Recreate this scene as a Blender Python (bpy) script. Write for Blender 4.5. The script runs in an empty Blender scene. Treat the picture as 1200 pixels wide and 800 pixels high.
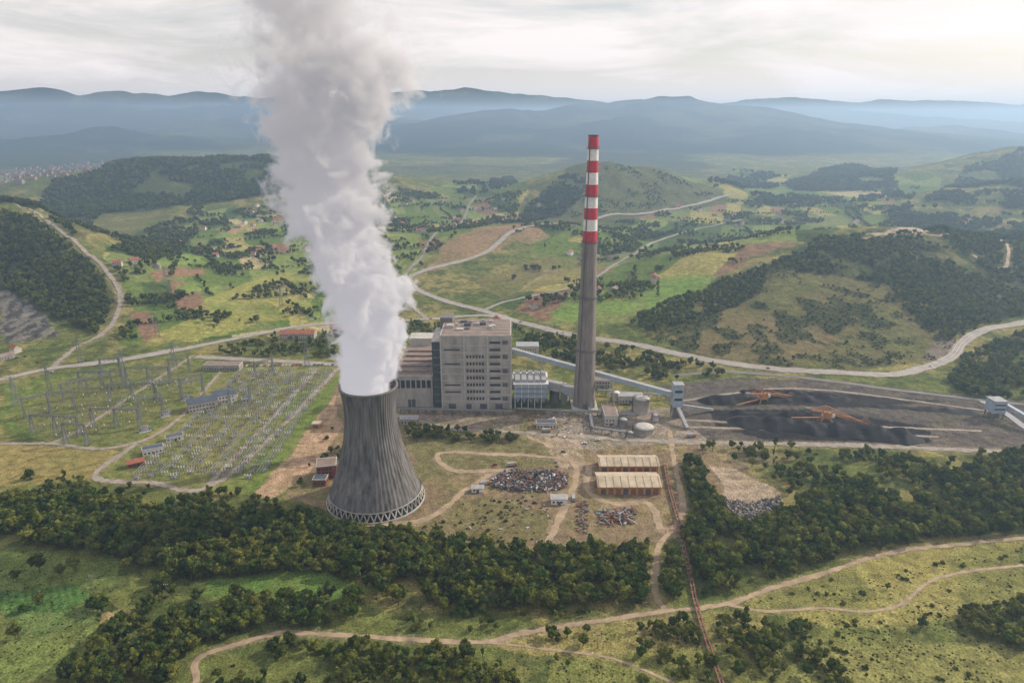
import bpy, math, random
import numpy as np
from mathutils import Vector
random.seed(5); rng=np.random.default_rng(5)
R=math.radians
sc=bpy.context.scene
sc.view_settings.view_transform='Standard'; sc.view_settings.look='None'; sc.view_settings.exposure=0
H=270.0; F=800.0; P=math.atan(265/800.0); cp,sp=math.cos(P),math.sin(P)
# ---------------- camera
cd=bpy.data.cameras.new("camera"); cam=bpy.data.objects.new("camera",cd); sc.collection.objects.link(cam)
cd.lens=24; cd.sensor_width=36; cd.clip_end=120000; cd.clip_start=1
cam.location=(0,0,H); cam.rotation_euler=(math.pi/2-P,0,0); sc.camera=cam
# ---------------- noise
TAB=rng.random((256,256))
def vn(x,y,s=0):
    xi=np.floor(x).astype(np.int64); yi=np.floor(y).astype(np.int64)
    fx=x-xi; fy=y-yi; fx=fx*fx*(3-2*fx); fy=fy*fy*(3-2*fy)
    a=(xi+s*37)&255; b=(yi+s*91)&255; a1=(a+1)&255; b1=(b+1)&255
    return (TAB[a,b]*(1-fx)+TAB[a1,b]*fx)*(1-fy)+(TAB[a,b1]*(1-fx)+TAB[a1,b1]*fx)*fy
def fbm(x,y,o=4,s=0):
    t=0;a=.5;n=0
    for i in range(o):
        t=t+a*vn(x,y,s+i); n+=a; a*=.5; x=x*2.03+13.1; y=y*2.03+7.7
    return t/n
def sstep(a,b,x):
    t=np.clip((x-a)/(b-a),0,1); return t*t*(3-2*t)
# ---------------- terrain
def crest(u,v,y):
    xc=(u-600)/F; yc=(400-v)/F
    dy=sp*yc+cp; dz=cp*yc-sp; t=y/dy
    return (xc*t,y,H+dz*t)
RD=[]
def ridge(pts,w,n=.22): RD.append(([crest(*p) for p in pts],w,n))
ridge([(630,224,2150),(665,200,2200),(705,187,2250),(750,193,2300),(800,208,2400),(850,226,2500)],235,.12)
ridge([(500,300,1330),(540,274,1430),(620,263,1500)],190)
ridge([(800,342,950),(880,295,1080),(960,272,1150),(1060,267,1200),(1200,284,1250),(1450,280,1300)],218,.2)
ridge([(1040,222,2600),(1130,194,2700),(1200,170,2900),(1450,148,3000)],390)
ridge([(1040,253,1850),(1120,237,1950),(1200,216,2000),(1450,200,2000)],330)
ridge([(930,208,3100),(1000,191,3200),(1035,200,3200)],190)
ridge([(-300,225,2000),(0,222,2100),(90,203,2250),(180,187,2400),(320,186,2450),(400,198,2400),(470,210,2500),(520,222,2600)],380,.15)
ridge([(-250,212,1350),(0,235,1250),(50,257,1180),(105,298,1080),(135,348,960)],145,.15)
ridge([(430,172,6500),(490,150,7000),(550,134,7300),(600,124,7500),(640,128,7500),(690,119,7500),(740,114,7600),(800,108,7700),(850,119,7600),(900,132,7400),(950,140,7200),(1040,160,6500),(1120,186,6000)],1500,.22)
ridge([(560,188,4900),(620,168,5400),(680,150,5900),(740,142,6300),(790,160,5700),(810,184,5000)],600,.3)
ridge([(830,184,4900),(880,160,5600),(930,148,6000),(1000,152,6000),(1090,182,4900)],600,.3)
ridge([(440,184,5200),(500,168,5800),(560,156,6300)],600,.3)
ridge([(-300,178,5200),(0,172,5300),(60,158,5600),(130,150,5800),(200,158,5800),(260,174,5500)],800,.3)
ridge([(180,160,7300),(250,140,7600),(330,132,8000),(420,136,8300),(500,142,8600)],1100,.3)
ridge([(-400,106,11000),(0,99,11000),(60,101,11500),(150,107,12000),(260,110,12000),(380,111,12500),(470,115,13000),(560,124,13000)],2300,.25)
ridge([(-400,130,8500),(0,122,8800),(100,117,9000),(200,125,9000),(300,119,9500),(400,124,10000)],1400,.3)
ridge([(400,112,17000),(480,106,18000),(560,101,18500),(620,106,18500),(680,114,18000),(740,123,18000)],2600,.15)
ridge([(720,128,14500),(820,122,15000),(900,119,15000),(960,123,14500),(1040,132,13000),(1200,142,11500),(1500,146,11000)],1800,.3)
ridge([(760,122,22000),(840,120,22000),(920,112,22000),(1000,117,21000),(1090,114,21000),(1200,119,21000),(1600,118,21000)],3000,.2)
ridge([(980,172,8000),(1040,156,8500),(1100,145,8600),(1200,156,7500),(1500,150,7000)],900,.3)
def hgt(x,y):
    x=np.asarray(x,float); y=np.asarray(y,float); shp=x.shape; x=x.ravel(); y=y.ravel()
    acc=np.zeros_like(x)
    for pts,w,na in RD:
        px=[p[0] for p in pts]; py=[p[1] for p in pts]; m=2.6*w
        idx=np.nonzero((x>min(px)-m)&(x<max(px)+m)&(y>min(py)-m)&(y<max(py)+m))[0]
        if len(idx)==0: continue
        X=x[idx]; Y=y[idx]; best=np.zeros_like(X); ex_=1.45 if w>=500 else 2.0
        nn=fbm(X/(w*.8)+31,Y/(w*.8)+5,5,int(w)%50)
        n2=1-np.abs(2*fbm(X/(w*.45)+3,Y/(w*.45)+15,4,int(w)%31+3)-1)*2
        dw=(nn-.5)*w*.7
        for (ax,ay,az),(bx,by,bz) in zip(pts[:-1],pts[1:]):
            vx,vy=bx-ax,by-ay; L=vx*vx+vy*vy
            t=np.clip(((X-ax)*vx+(Y-ay)*vy)/L,0,1)
            d=np.hypot(X-ax-t*vx,Y-ay-t*vy)
            dd=np.maximum(d+dw*np.clip(d/w,0,1),0)/w
            zc=az+(bz-az)*t
            best=np.maximum(best,zc*np.exp(-dd**ex_*1.05))
        best=np.maximum(best*(1+na*(nn-.5)*1.6-na*.5*n2*np.clip(best/60,0,1)),0)
        acc[idx]+=best**3
    z=np.cbrt(acc)
    ex=np.maximum(np.abs(x-50)-480,0); ey=np.maximum(np.abs(y-550)-170,0)
    pm=sstep(0,160,np.hypot(ex,ey))
    z=z+pm*(7*(fbm(x/170,y/170,4,9)-.5)+14*sstep(800,2500,np.hypot(x,y))*(fbm(x/500,y/500,3,2)-.5))
    return z.reshape(shp)
def survey(pts):
    a=np.array(pts,float); u=a[:,0]; v=a[:,1]
    xc=(u-600)/F; yc=(400-v)/F; dx=xc; dy=sp*yc+cp; dz=cp*yc-sp
    T=np.geomspace(150,42000,1500)
    X=dx[:,None]*T; Y=dy[:,None]*T; Z=H+dz[:,None]*T
    D=Z-hgt(X,Y); out=[]
    for i in range(len(u)):
        k=np.nonzero(D[i]<0)[0]
        k=k[0] if len(k) else len(T)-1
        k=max(k,1); d0,d1=D[i,k-1],D[i,k]; f=d0/(d0-d1) if d0!=d1 else 1
        f=min(max(f,0),1); t=T[k-1]+(T[k]-T[k-1])*f
        out.append((dx[i]*t,dy[i]*t,H+dz[i]*t))
    return out
def G(u,v): return survey([(u,v)])[0]
# ---------------- materials
def new_mat(name):
    m=bpy.data.materials.new(name); m.use_nodes=True; m.node_tree.nodes.clear(); return m,m.node_tree
def mat(name,col,rough=.85,amp=.25,scale=.3,metal=0,stretch=None,bump=0):
    m,nt=new_mat(name); N=nt.nodes; L=nt.links
    o=N.new('ShaderNodeOutputMaterial'); b=N.new('ShaderNodeBsdfPrincipled'); L.new(b.outputs[0],o.inputs[0])
    b.inputs['Roughness'].default_value=rough; b.inputs['Metallic'].default_value=metal
    b.inputs['Specular IOR Level'].default_value=.25
    g=N.new('ShaderNodeNewGeometry'); mp=N.new('ShaderNodeMapping'); L.new(g.outputs['Position'],mp.inputs['Vector'])
    if stretch: mp.inputs['Scale'].default_value=stretch
    t=N.new('ShaderNodeTexNoise'); t.inputs['Scale'].default_value=scale; t.inputs['Detail'].default_value=6; t.inputs['Roughness'].default_value=.65
    L.new(mp.outputs[0],t.inputs['Vector'])
    mr=N.new('ShaderNodeMapRange'); mr.inputs[1].default_value=.3; mr.inputs[2].default_value=.7
    mr.inputs[3].default_value=1-amp; mr.inputs[4].default_value=1+amp; L.new(t.outputs[0],mr.inputs[0])
    mx=N.new('ShaderNodeVectorMath'); mx.operation='SCALE'; mx.inputs[0].default_value=col; L.new(mr.outputs[0],mx.inputs['Scale'])
    L.new(mx.outputs[0],b.inputs['Base Color'])
    return m
M={}
def DM(k,*a,**kw): M[k]=mat(k,*a,**kw)
DM('concrete_wall',(.34,.32,.29),amp=.32,scale=.12,stretch=(1,1,.4))
DM('concrete_light',(.43,.41,.38),amp=.25,scale=.2)
DM('concrete_dark',(.16,.155,.145),amp=.25,scale=.2)
DM('tower_shell',(.13,.124,.12),amp=.65,scale=.35,stretch=(1,1,.05))
DM('tower_inner',(.08,.08,.08))
DM('chimney_concrete',(.20,.175,.155),amp=.35,scale=.3,stretch=(1,1,.15))
DM('red_paint',(.45,.025,.045),amp=.2,rough=.6)
DM('white_paint',(.68,.66,.64),amp=.15,rough=.6)
DM('window_glass',(.03,.04,.05),rough=.25,amp=.3,scale=.8)
DM('roof_brown',(.22,.17,.145),amp=.3,scale=.15)
DM('teal_cladding',(.055,.075,.08),amp=.2)
DM('metal_blue',(.30,.36,.42),amp=.2,rough=.5)
DM('metal_grey',(.30,.31,.32),amp=.25,rough=.5)
DM('steel_dark',(.09,.09,.10),amp=.3,rough=.6)
DM('galvanised',(.17,.18,.19),amp=.2,rough=.5)
DM('machine_orange',(.42,.20,.08),amp=.3,rough=.6)
DM('rust',(.20,.10,.065),amp=.4)
DM('coal',(.016,.016,.018),amp=.5,scale=.2)
DM('asphalt',(.17,.16,.15),amp=.2,scale=.1)
DM('asphalt_light',(.28,.255,.23),amp=.25,scale=.1)
DM('dirt',(.32,.245,.165),amp=.4,scale=.12)
DM('gravel',(.27,.24,.20),amp=.4,scale=.2)
DM('tan_roof',(.44,.37,.27),amp=.3,scale=.15)
DM('orange_wall',(.42,.21,.08),amp=.25)
DM('brick_red',(.22,.08,.055),amp=.25)
DM('roof_tile',(.28,.10,.065),amp=.35)
DM('roof_slate',(.07,.09,.12),amp=.25)
DM('plaster',(.46,.43,.38),amp=.15)
DM('town_wall',(.26,.25,.235),amp=.15); DM('town_roof',(.19,.09,.07),amp=.3)
DM('bark',(.10,.075,.05),amp=.3)
DM('rock',(.24,.21,.185),amp=.45,scale=.12)
DM('water',(.05,.07,.07),rough=.1)
DM('car_white',(.6,.6,.6),rough=.3,amp=.03); DM('car_red',(.35,.03,.03),rough=.3,amp=.03); DM('car_dark',(.05,.06,.08),rough=.3,amp=.03)
DM('rubber',(.02,.02,.02)); DM('marking',(.7,.7,.66),amp=.1)
# ---------------- mesh helpers
def np_mesh(name,V,Q,mats,smooth=False,attrs=None,mi=None):
    V=np.asarray(V,np.float32); Q=np.asarray(Q,np.int32); me=bpy.data.meshes.new(name)
    me.vertices.add(len(V)); me.vertices.foreach_set('co',V.ravel())
    k=Q.shape[1]; me.loops.add(Q.size); me.loops.foreach_set('vertex_index',Q.ravel())
    me.polygons.add(len(Q)); me.polygons.foreach_set('loop_start',np.arange(0,Q.size,k,dtype=np.int32))
    if mi is not None: me.polygons.foreach_set('material_index',np.asarray(mi,np.int32))
    me.polygons.foreach_set('use_smooth',np.full(len(Q),smooth))
    for m in mats: me.materials.append(m)
    if attrs is not None:
        a=me.attributes.new('Col','FLOAT_COLOR','POINT'); a.data.foreach_set('color',np.asarray(attrs,np.float32).ravel())
    me.update(calc_edges=True); me.validate(); return me
def link(name,me,loc=(0,0,0),rz=0,s=1):
    o=bpy.data.objects.new(name,me); o.location=loc; o.rotation_euler=(0,0,rz); o.scale=(s,s,s); sc.collection.objects.link(o); return o
class MB:
    def __init__(s): s.v=[];s.f=[];s.m=[];s.mats=[];s.sm=[]
    def mi(s,k):
        if k not in s.mats: s.mats.append(k)
        return s.mats.index(k)
    def add(s,vs,fs,k,sm=False):
        n=len(s.v); s.v+= [tuple(p) for p in vs]; i=s.mi(k)
        for f in fs: s.f.append(tuple(n+j for j in f)); s.m.append(i); s.sm.append(sm)
    def box(s,x0,x1,y0,y1,z0,z1,k):
        s.add([(x0,y0,z0),(x1,y0,z0),(x1,y1,z0),(x0,y1,z0),(x0,y0,z1),(x1,y0,z1),(x1,y1,z1),(x0,y1,z1)],
              [(3,2,1,0),(4,5,6,7),(0,1,5,4),(1,2,6,5),(2,3,7,6),(3,0,4,7)],k)
    def cb(s,x,y,z,w,d,h,k): s.box(x-w/2,x+w/2,y-d/2,y+d/2,z,z+h,k)
    def beam(s,p,q,w,k,h=None):
        p=Vector(p);q=Vector(q);d=(q-p).normalized(); h=h or w
        up=Vector((0,0,1)) if abs(d.z)<.95 else Vector((1,0,0))
        a=d.cross(up).normalized()*w/2; b=a.cross(d).normalized()*h/2
        s.add([p-a-b,p+a-b,p+a+b,p-a+b,q-a-b,q+a-b,q+a+b,q-a+b],[(0,1,2,3),(7,6,5,4),(0,4,5,1),(1,5,6,2),(2,6,7,3),(3,7,4,0)],k)
    def lathe(s,cx,cy,prof,n,k,cap=True,sm=True):
        vs=[];fs=[]
        for r,z in prof:
            for i in range(n):
                a=2*math.pi*i/n; vs.append((cx+r*math.cos(a),cy+r*math.sin(a),z))
        for j in range(len(prof)-1):
            for i in range(n):
                i2=(i+1)%n; fs.append((j*n+i,j*n+i2,(j+1)*n+i2,(j+1)*n+i))
        s.add(vs,fs,k,sm)
        if cap: 
            r,z=prof[-1]; s.add([(cx+r*math.cos(2*math.pi*i/n),cy+r*math.sin(2*math.pi*i/n),z) for i in range(n)],[tuple(range(n))],k)
    def gable(s,x0,x1,y0,y1,z0,z1,k,kw,ov=.6,ax='x'):
        if ax=='x':
            ym=(y0+y1)/2
            s.add([(x0-ov,y0-ov,z0-.1),(x1+ov,y0-ov,z0-.1),(x1+ov,ym,z1),(x0-ov,ym,z1),(x1+ov,y1+ov,z0-.1),(x0-ov,y1+ov,z0-.1)],[(0,1,2,3),(3,2,4,5),(0,5,4,1)],k)
            s.add([(x0,y0,z0),(x0,ym,z1-.3),(x0,y1,z0),(x1,y0,z0),(x1,ym,z1-.3),(x1,y1,z0)],[(2,1,0),(3,4,5)],kw)
        else:
            xm=(x0+x1)/2
            s.add([(x0-ov,y0-ov,z0-.1),(x0-ov,y1+ov,z0-.1),(xm,y1+ov,z1),(xm,y0-ov,z1),(x1+ov,y1+ov,z0-.1),(x1+ov,y0-ov,z0-.1)],[(3,2,1,0),(5,4,2,3),(0,1,4,5)],k)
            s.add([(x0,y0,z0),(xm,y0,z1-.3),(x1,y0,z0),(x0,y1,z0),(xm,y1,z1-.3),(x1,y1,z0)],[(0,2,1),(3,4,5)],kw)
    def mesh(s,name):
        me=bpy.data.meshes.new(name); me.from_pydata(s.v,[],s.f)
        for k in s.mats: me.materials.append(M[k])
        me.polygons.foreach_set('material_index',s.m); me.polygons.foreach_set('use_smooth',s.sm); me.update(); return me
    def obj(s,name,loc=(0,0,0),rz=0): return link(name,s.mesh(name),loc,rz)
# ---------------- ground sheet
th=np.concatenate([np.arange(-44,44.01,.12),np.arange(50,316,6)]); th=np.radians(th); NT=len(th)
rr=np.concatenate([40*np.exp(np.arange(0,math.log(9000/40),.0048)),9000*np.exp(np.arange(.01,math.log(5.2),.01))]); NR=len(rr)
TT,RR=np.meshgrid(th,rr); X=(RR*np.sin(TT)).ravel(); Y=(RR*np.cos(TT)).ravel(); rad=RR.ravel()
Z=hgt(X,Y)
n1=fbm(X/60,Y/60,5,1); n2=fbm(X/14,Y/14,4,6); n3=fbm(X/400,Y/400,4,3)
def lerp(C,idx,col,a): C[idx]=C[idx]*(1-a[:,None])+np.array(col)[None,:]*a[:,None]
C=np.empty((len(X),3)); C[:]=(.12,.138,.042)
al=np.arange(len(X))
lerp(C,al,(.24,.205,.08),sstep(.45,.6,n1)*.8)
lerp(C,al,(.055,.078,.026),sstep(.48,.6,n2)*.65)
WX=X+(fbm(X/(30+rad*.02),Y/(30+rad*.02),3,12)-.5)*rad*.03; WY=Y+(fbm(X/(30+rad*.02)+50,Y/(30+rad*.02),3,14)-.5)*rad*.03
def inpoly(px,py,poly):
    ins=np.zeros(len(px),bool); n=len(poly)
    for i in range(n):
        x0,y0=poly[i][:2]; x1,y1=poly[(i+1)%n][:2]
        if y0==y1: continue
        c=((y0>py)!=(y1>py))&(px<(x1-x0)*(py-y0)/(y1-y0)+x0); ins^=c
    return ins
def region(poly,warp=True,world=None):
    w=world or survey(poly); ax=[p[0] for p in w]; ay=[p[1] for p in w]
    A,B=(WX,WY) if warp else (X,Y)
    idx=np.nonzero((A>min(ax))&(A<max(ax))&(B>min(ay))&(B<max(ay)))[0]
    return idx[inpoly(A[idx],B[idx],w)]
def paint(poly,col,amt=1,noise=0,warp=True,nf=None):
    i=region(poly,warp); a=np.full(len(i),float(amt))
    if noise: a=a*np.clip(1-noise+2*noise*sstep(.38,.62,(nf if nf is not None else n2)[i]),0,1)
    lerp(C,i,col,a); return i
def fields(poly,ang,w,l,mix=.75,seed=0,pal=None):
    i=region(poly); ca,sa=math.cos(ang),math.sin(ang)
    wob=(fbm(X[i]/300,Y[i]/300,2,seed)-.5)*120
    a=X[i]*ca+Y[i]*sa+wob; b=-X[i]*sa+Y[i]*ca+wob*.5
    big=np.floor(b/l).astype(int); w2=w*(.6+TAB[(big*7+seed)&255,3]*1.6)
    ci=np.floor(a/w2).astype(int)
    rv=TAB[(ci+seed*13)&255,(big*31+seed)&255]
    pal=pal or [((.10,.15,.035),.26),((.18,.225,.065),.2),((.05,.085,.025),.16),((.30,.27,.09),.15),((.38,.32,.17),.07),((.21,.13,.085),.08),((.15,.18,.06),.08)]
    cum=0
    for c,p in pal:
        m=(rv>=cum)&(rv<cum+p); cum+=p
        lerp(C,i[m],c,np.full(m.sum(),mix))
# far country
far=sstep(2600,4500,rad)
lerp(C,al,(.03,.045,.03),far*sstep(.44,.54,fbm(X/700,Y/700,5,20))*.85)
hi=sstep(12,50,Z)*sstep(3500,4800,rad); lerp(C,al,(.014,.023,.021),hi*(.6+.38*sstep(.4,.6,fbm(X/350,Y/350,4,22))))
fields([(120,300),(240,245),(340,250),(330,225),(480,225),(620,225),(600,262),(500,300),(470,340),(430,400),(360,385),(230,400),(150,402),(150,350)],.5,30,130,.92,1)
fields([(620,262),(700,262),(860,235),(860,215),(1060,222),(1060,260),(960,280),(880,300),(790,350),(740,380),(640,378),(580,355),(640,320),(620,290)],-.3,46,170,.85,4)
fields([(500,222),(560,212),(640,205),(600,225)],.2,60,300,.8,6)
fields([(780,215),(860,200),(1100,205),(1060,230),(900,238)],.1,70,300,.85,8)
paint([(165,408),(230,365),(285,330),(330,318),(375,322),(372,345),(350,372),(300,380),(230,400)],(.29,.27,.08),.7,.5,nf=n1)
paint([(170,320),(240,316),(245,322),(180,328)],(.25,.13,.09),.8); paint([(255,270),(290,265),(270,275)],(.35,.23,.12),.8)
paint([(185,300),(240,296),(230,308),(178,312)],(.17,.24,.06),.8); paint([(300,262),(340,258),(350,268),(300,275)],(.22,.27,.08),.7)
paint([(250,290),(285,284),(290,292),(252,298)],(.38,.31,.14),.7); paint([(210,335),(250,328),(245,340),(205,348)],(.14,.22,.05),.8)
paint([(495,320),(520,290),(560,268),(610,262),(640,275),(600,290),(550,300),(520,316)],(.25,.17,.10),.9,.3,nf=n1)
paint([(560,330),(610,312),(640,300),(700,300),(720,320),(640,335),(590,352)],(.16,.14,.06),.8,.4,nf=n1)
paint([(640,365),(700,345),(790,322),(840,322),(810,350),(760,378),(700,382)],(.14,.22,.05),.9,.3,nf=n1)
paint([(595,262),(640,225),(665,202),(710,185),(790,204),(850,222),(850,240),(740,256),(650,266)],(.13,.13,.055),.95,.3,nf=n1)
paint([(595,262),(640,225),(665,202),(710,185),(790,204),(850,222),(850,240),(740,256),(650,266)],(.05,.065,.028),.6,.5)
paint([(750,395),(800,365),(850,338),(900,306),(960,290),(1030,300),(1100,330),(1140,370),(1120,405),(1100,425),(1000,436),(900,432),(830,420)],(.115,.105,.045),.9,.35,nf=n1)
paint([(780,400),(850,372),(940,372),(990,400),(930,428),(850,420)],(.16,.125,.065),.7,.4)
i=region([(760,400),(850,338),(900,306),(960,286),(1100,330),(1140,372),(1110,420),(1000,434),(880,428)]); lerp(C,i,(.045,.055,.023),sstep(.47,.6,fbm(X[i]/22,Y[i]/22,4,55))*.8)
paint([(900,310),(960,274),(1200,285),(1200,372),(1140,380),(1040,330)],(.05,.065,.028),.8,.4)
paint([(1010,276),(1060,267),(1130,275),(1080,281)],(.42,.34,.26),.9)
i=paint([(0,330),(30,350),(60,372),(72,395),(40,402),(0,404)],(.17,.155,.14),.95,.2); lerp(C,i,(.04,.04,.038),sstep(.5,.56,fbm(X[i]/7,Y[i]/16,4,77))*.8)
paint([(1075,425),(1105,395),(1125,400),(1115,418)],(.17,.14,.12),.9,.3)
paint([(0,250),(40,258),(120,320),(138,360),(110,392),(60,372),(0,335)],(.05,.06,.025),.85,.3)
paint([(40,240),(120,250),(200,240),(160,270),(100,290),(60,262)],(.12,.12,.05),.7,.4)
paint([(0,240),(60,215),(120,200),(180,187),(330,186),(400,198),(470,212),(400,228),(340,226),(240,240),(120,252),(40,245)],(.05,.07,.025),.9,.4,nf=n1)
# near ground
paint([(0,450),(110,432),(260,425),(230,460),(160,520),(100,520),(0,508)],(.10,.15,.035),.8,.3)
paint([(0,522),(60,520),(130,522),(150,530),(120,560),(60,566),(0,566)],(.26,.21,.08),.8,.4)
paint([(20,498),(90,440),(235,425),(240,440),(150,524),(60,516)],(.15,.15,.06),.8,.5)
paint([(110,560),(190,500),(262,430),(398,426),(398,450),(310,580),(250,574)],(.17,.18,.06),.85,.5)
paint([(300,500),(330,470),(396,440),(398,460),(330,540),(300,578),(262,573)],(.12,.17,.04),.8,.4)
paint([(395,450),(470,470),(600,478),(800,478),(835,515),(900,560),(880,600),(800,560),(795,630),(740,642),(620,642),(500,628),(400,606),(330,582),(370,500)],(.21,.155,.10),.9,.45)
paint([(470,500),(560,505),(640,520),(660,548),(560,552),(500,560),(480,530)],(.13,.13,.055),.75,.5)
paint([(510,585),(570,580),(640,600),(640,635),(540,630)],(.14,.13,.055),.75,.5)
paint([(640,478),(800,478),(830,512),(700,530),(640,512)],(.25,.215,.18),.85,.4)
paint([(392,462),(405,500),(385,530),(350,560),(320,584),(298,582),(330,545),(368,500)],(.38,.26,.17),.9,.25)
paint([(405,470),(600,478),(610,502),(470,498)],(.24,.20,.16),.8,.3)
paint([(610,505),(680,515),(690,545),(660,550),(640,525)],(.34,.27,.20),.8,.3)
paint([(770,452),(860,442),(1000,448),(1200,470),(1200,525),(1080,524),(830,515),(795,490)],(.10,.085,.08),.95,.15,warp=False)
paint([(800,470),(880,456),(1000,462),(1110,470),(1000,478),(900,474)],(.03,.028,.03),.9,warp=False)
paint([(830,480),(960,480),(1090,500),(1090,519),(900,516),(840,500)],(.025,.025,.027),.95,warp=False)
paint([(835,545),(870,550),(915,575),(925,600),(880,618),(850,600),(850,570)],(.34,.27,.20),.9,.25)
paint([(830,520),(900,522),(930,540),(880,548)],(.20,.17,.10),.8,.4)
paint([(0,640),(50,645),(140,655),(130,690),(60,680),(0,690)],(.13,.175,.05),.8,.4)
i=region([(0,692),(95,680),(112,700),(70,715),(0,725)]); lerp(C,i,(.05,.12,.03),np.full(len(i),.9)); lerp(C,i,(.11,.17,.05),(np.sin((X[i]*.8+Y[i]*.6)*1.6)>.1)*.6)
i=region([(0,725),(70,715),(120,705),(115,730),(40,745),(0,748)]); lerp(C,i,(.10,.165,.045),np.full(len(i),.9)); lerp(C,i,(.16,.14,.07),(np.sin((X[i]*.8+Y[i]*.6)*1.9)>.3)*.5)
paint([(120,722),(155,716),(150,730),(118,733)],(.34,.26,.13),.85)
paint([(0,750),(60,745),(130,735),(70,800),(0,800)],(.15,.19,.055),.8,.4)
paint([(240,680),(380,668),(450,690),(380,706),(300,705),(230,700)],(.10,.17,.04),.9,.3)
paint([(560,752),(660,735),(780,722),(900,712),(880,760),(700,775),(600,765)],(.27,.23,.09),.8,.5)
paint([(860,702),(960,672),(1080,645),(1200,632),(1200,712),(1100,725),(1000,740),(880,715)],(.26,.235,.08),.85,.5,nf=n1)
paint([(960,740),(1200,760),(1200,800),(900,800)],(.21,.205,.07),.8,.5,nf=n1)
paint([(640,775),(900,750),(960,800),(640,812)],(.17,.175,.055),.8,.5)
# ---------------- roads
blocked=set()
def block(x,y,r=4):
    k=int(r//4)+1
    for i in range(-k,k+1):
        for j in range(-k,k+1):
            if math.hypot(i*4,j*4)<=r+2: blocked.add((int(x//4)+i,int(y//4)+j))
def catmull(P3,step=5):
    P3=[Vector(p) for p in P3]; Q=[P3[0]*2-P3[1]]+P3+[P3[-1]*2-P3[-2]]; out=[]
    for i in range(1,len(Q)-2):
        a,b,c,d=Q[i-1:i+3]; n=max(2,min(int((c-b).length/step),160))
        for k in range(n):
            t=k/n; out.append(.5*((2*b)+(c-a)*t+(2*a-5*b+4*c-d)*t*t+(3*b-a-3*c+d)*t*t*t))
    out.append(P3[-1]); return out
def ribbon_mesh(name,ctr,w,k,lift,off=0,jit=0):
    c=np.array([(p.x,p.y) for p in ctr]); d=np.gradient(c,axis=0); d/=np.linalg.norm(d,axis=1)[:,None]+1e-9
    nrm=np.stack([-d[:,1],d[:,0]],1); r=np.hypot(c[:,0],c[:,1])
    cols=[]
    for si,s_ in enumerate((-1,-.33,.33,1)):
        j=1+jit*(vn(c[:,0]/6+si*9,c[:,1]/6,3)+vn(c[:,0]/2.3,c[:,1]/2.3+si*5,8)-1)*1.6
        q=c+nrm*(off+s_*w/2*j)[:,None] if jit else c+nrm*(off+s_*w/2)
        z=np.maximum(hgt(q[:,0],q[:,1]),hgt(c[:,0],c[:,1])-1.5)+lift+np.maximum(r-450,0)*.0009
        cols.append(np.column_stack([q,z]))
    n=len(c); V=np.concatenate(cols); Q=[]
    for j in range(3):
        a=np.arange(n-1)+j*n; Q.append(np.stack([a+1,a,a+n,a+n+1],1))
    return np_mesh(name,V,np.concatenate(Q),[M[k]],True)
def road(name,px,w,k,shoulder=None,mark=False,world=None,lift=.12):
    dirt=k in('dirt','gravel'); ctr=catmull(world or survey(px),2 if dirt else 5)
    for p in ctr: block(p.x,p.y,w/2+2)
    e=link(name,ribbon_mesh(name,ctr,w,k,lift,jit=.45 if dirt else 0))
    if shoulder and not dirt:
        s=link('shoulder',ribbon_mesh('shoulder',ctr,w+shoulder,'gravel',lift-.06,jit=.2)); s.parent=e
    if mark:
        for nm,of in (('centre_line',0),('edge_line',w/2-.5),('edge_line',-w/2+.5)):
            s=link(nm,ribbon_mesh(nm,ctr,.25,'marking',lift+.03,of)); s.parent=e
    if dirt:
        c=np.array([(p.x,p.y) for p in ctr[::2]]); bx=np.nonzero((X>c[:,0].min()-8)&(X<c[:,0].max()+8)&(Y>c[:,1].min()-8)&(Y<c[:,1].max()+8))[0]
        if len(bx)<400000 and len(bx):
            dm=np.full(len(bx),1e9)
            for q in c: dm=np.minimum(dm,(X[bx]-q[0])**2+(Y[bx]-q[1])**2)
            dm=np.sqrt(dm); a=np.clip(1.25-dm/(w*1.1),0,1)*sstep(.3,.6,n2[bx]); lerp(C,bx,(.26,.20,.13),a*.8)
    return ctr
road('highway',[(1260,368),(1200,378),(1150,388),(1128,402),(1112,420),(1060,437),(1010,438),(930,434),(850,425),(790,414),(740,403),(690,396),(650,388),(600,375),(565,364),(520,352),(490,340),(479,328),(490,320),(525,310),(565,298),(585,284),(600,272),(640,263),(700,256),(760,250),(810,241),(856,228)],8.5,'asphalt_light',4,True)
road('main_road',[(-60,458),(0,445),(60,432),(130,424),(200,412),(270,398),(340,384),(400,378),(500,374),(560,370),(600,375)],8,'asphalt_light',3,True)
road('plant_road',[(230,418),(300,422),(395,427),(440,432)],8,'asphalt_light',3)
road('country_road',[(565,364),(600,352),(650,342),(690,330),(740,300),(770,283),(820,268),(870,258)],6,'asphalt_light',2)
road('country_road',[(500,374),(478,352),(474,325),(495,300),(505,280),(540,262),(548,245),(558,230)],6,'gravel')
road('valley_road',[(60,432),(85,410),(118,392),(136,372),(141,348),(128,322),(100,295),(70,270),(40,248),(20,240)],6,'gravel')
road('access_road',[(60,432),(110,425),(150,420),(210,408)],7,'asphalt_light',2)
road('access_road',[(225,418),(160,460),(100,500),(60,520)],4,'gravel')
road('access_road',[(0,520),(60,520),(130,525),(200,498),(262,432)],4,'gravel')
road('access_road',[(160,520),(112,558),(180,566),(240,572),(310,520),(398,430)],5,'gravel')
road('dirt_track',[(240,572),(300,510),(372,432)],4,'gravel')
road('plant_road',[(440,480),(520,500),(600,506),(690,512),(800,518),(1000,522),(1200,530)],7,'gravel')
road('coal_yard_road',[(790,440),(860,436),(1000,450),(1200,474)],6,'asphalt')
road('dirt_track',[(600,550),(540,552),(515,540),(520,530),(580,532),(640,535),(690,545)],5,'dirt')
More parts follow.
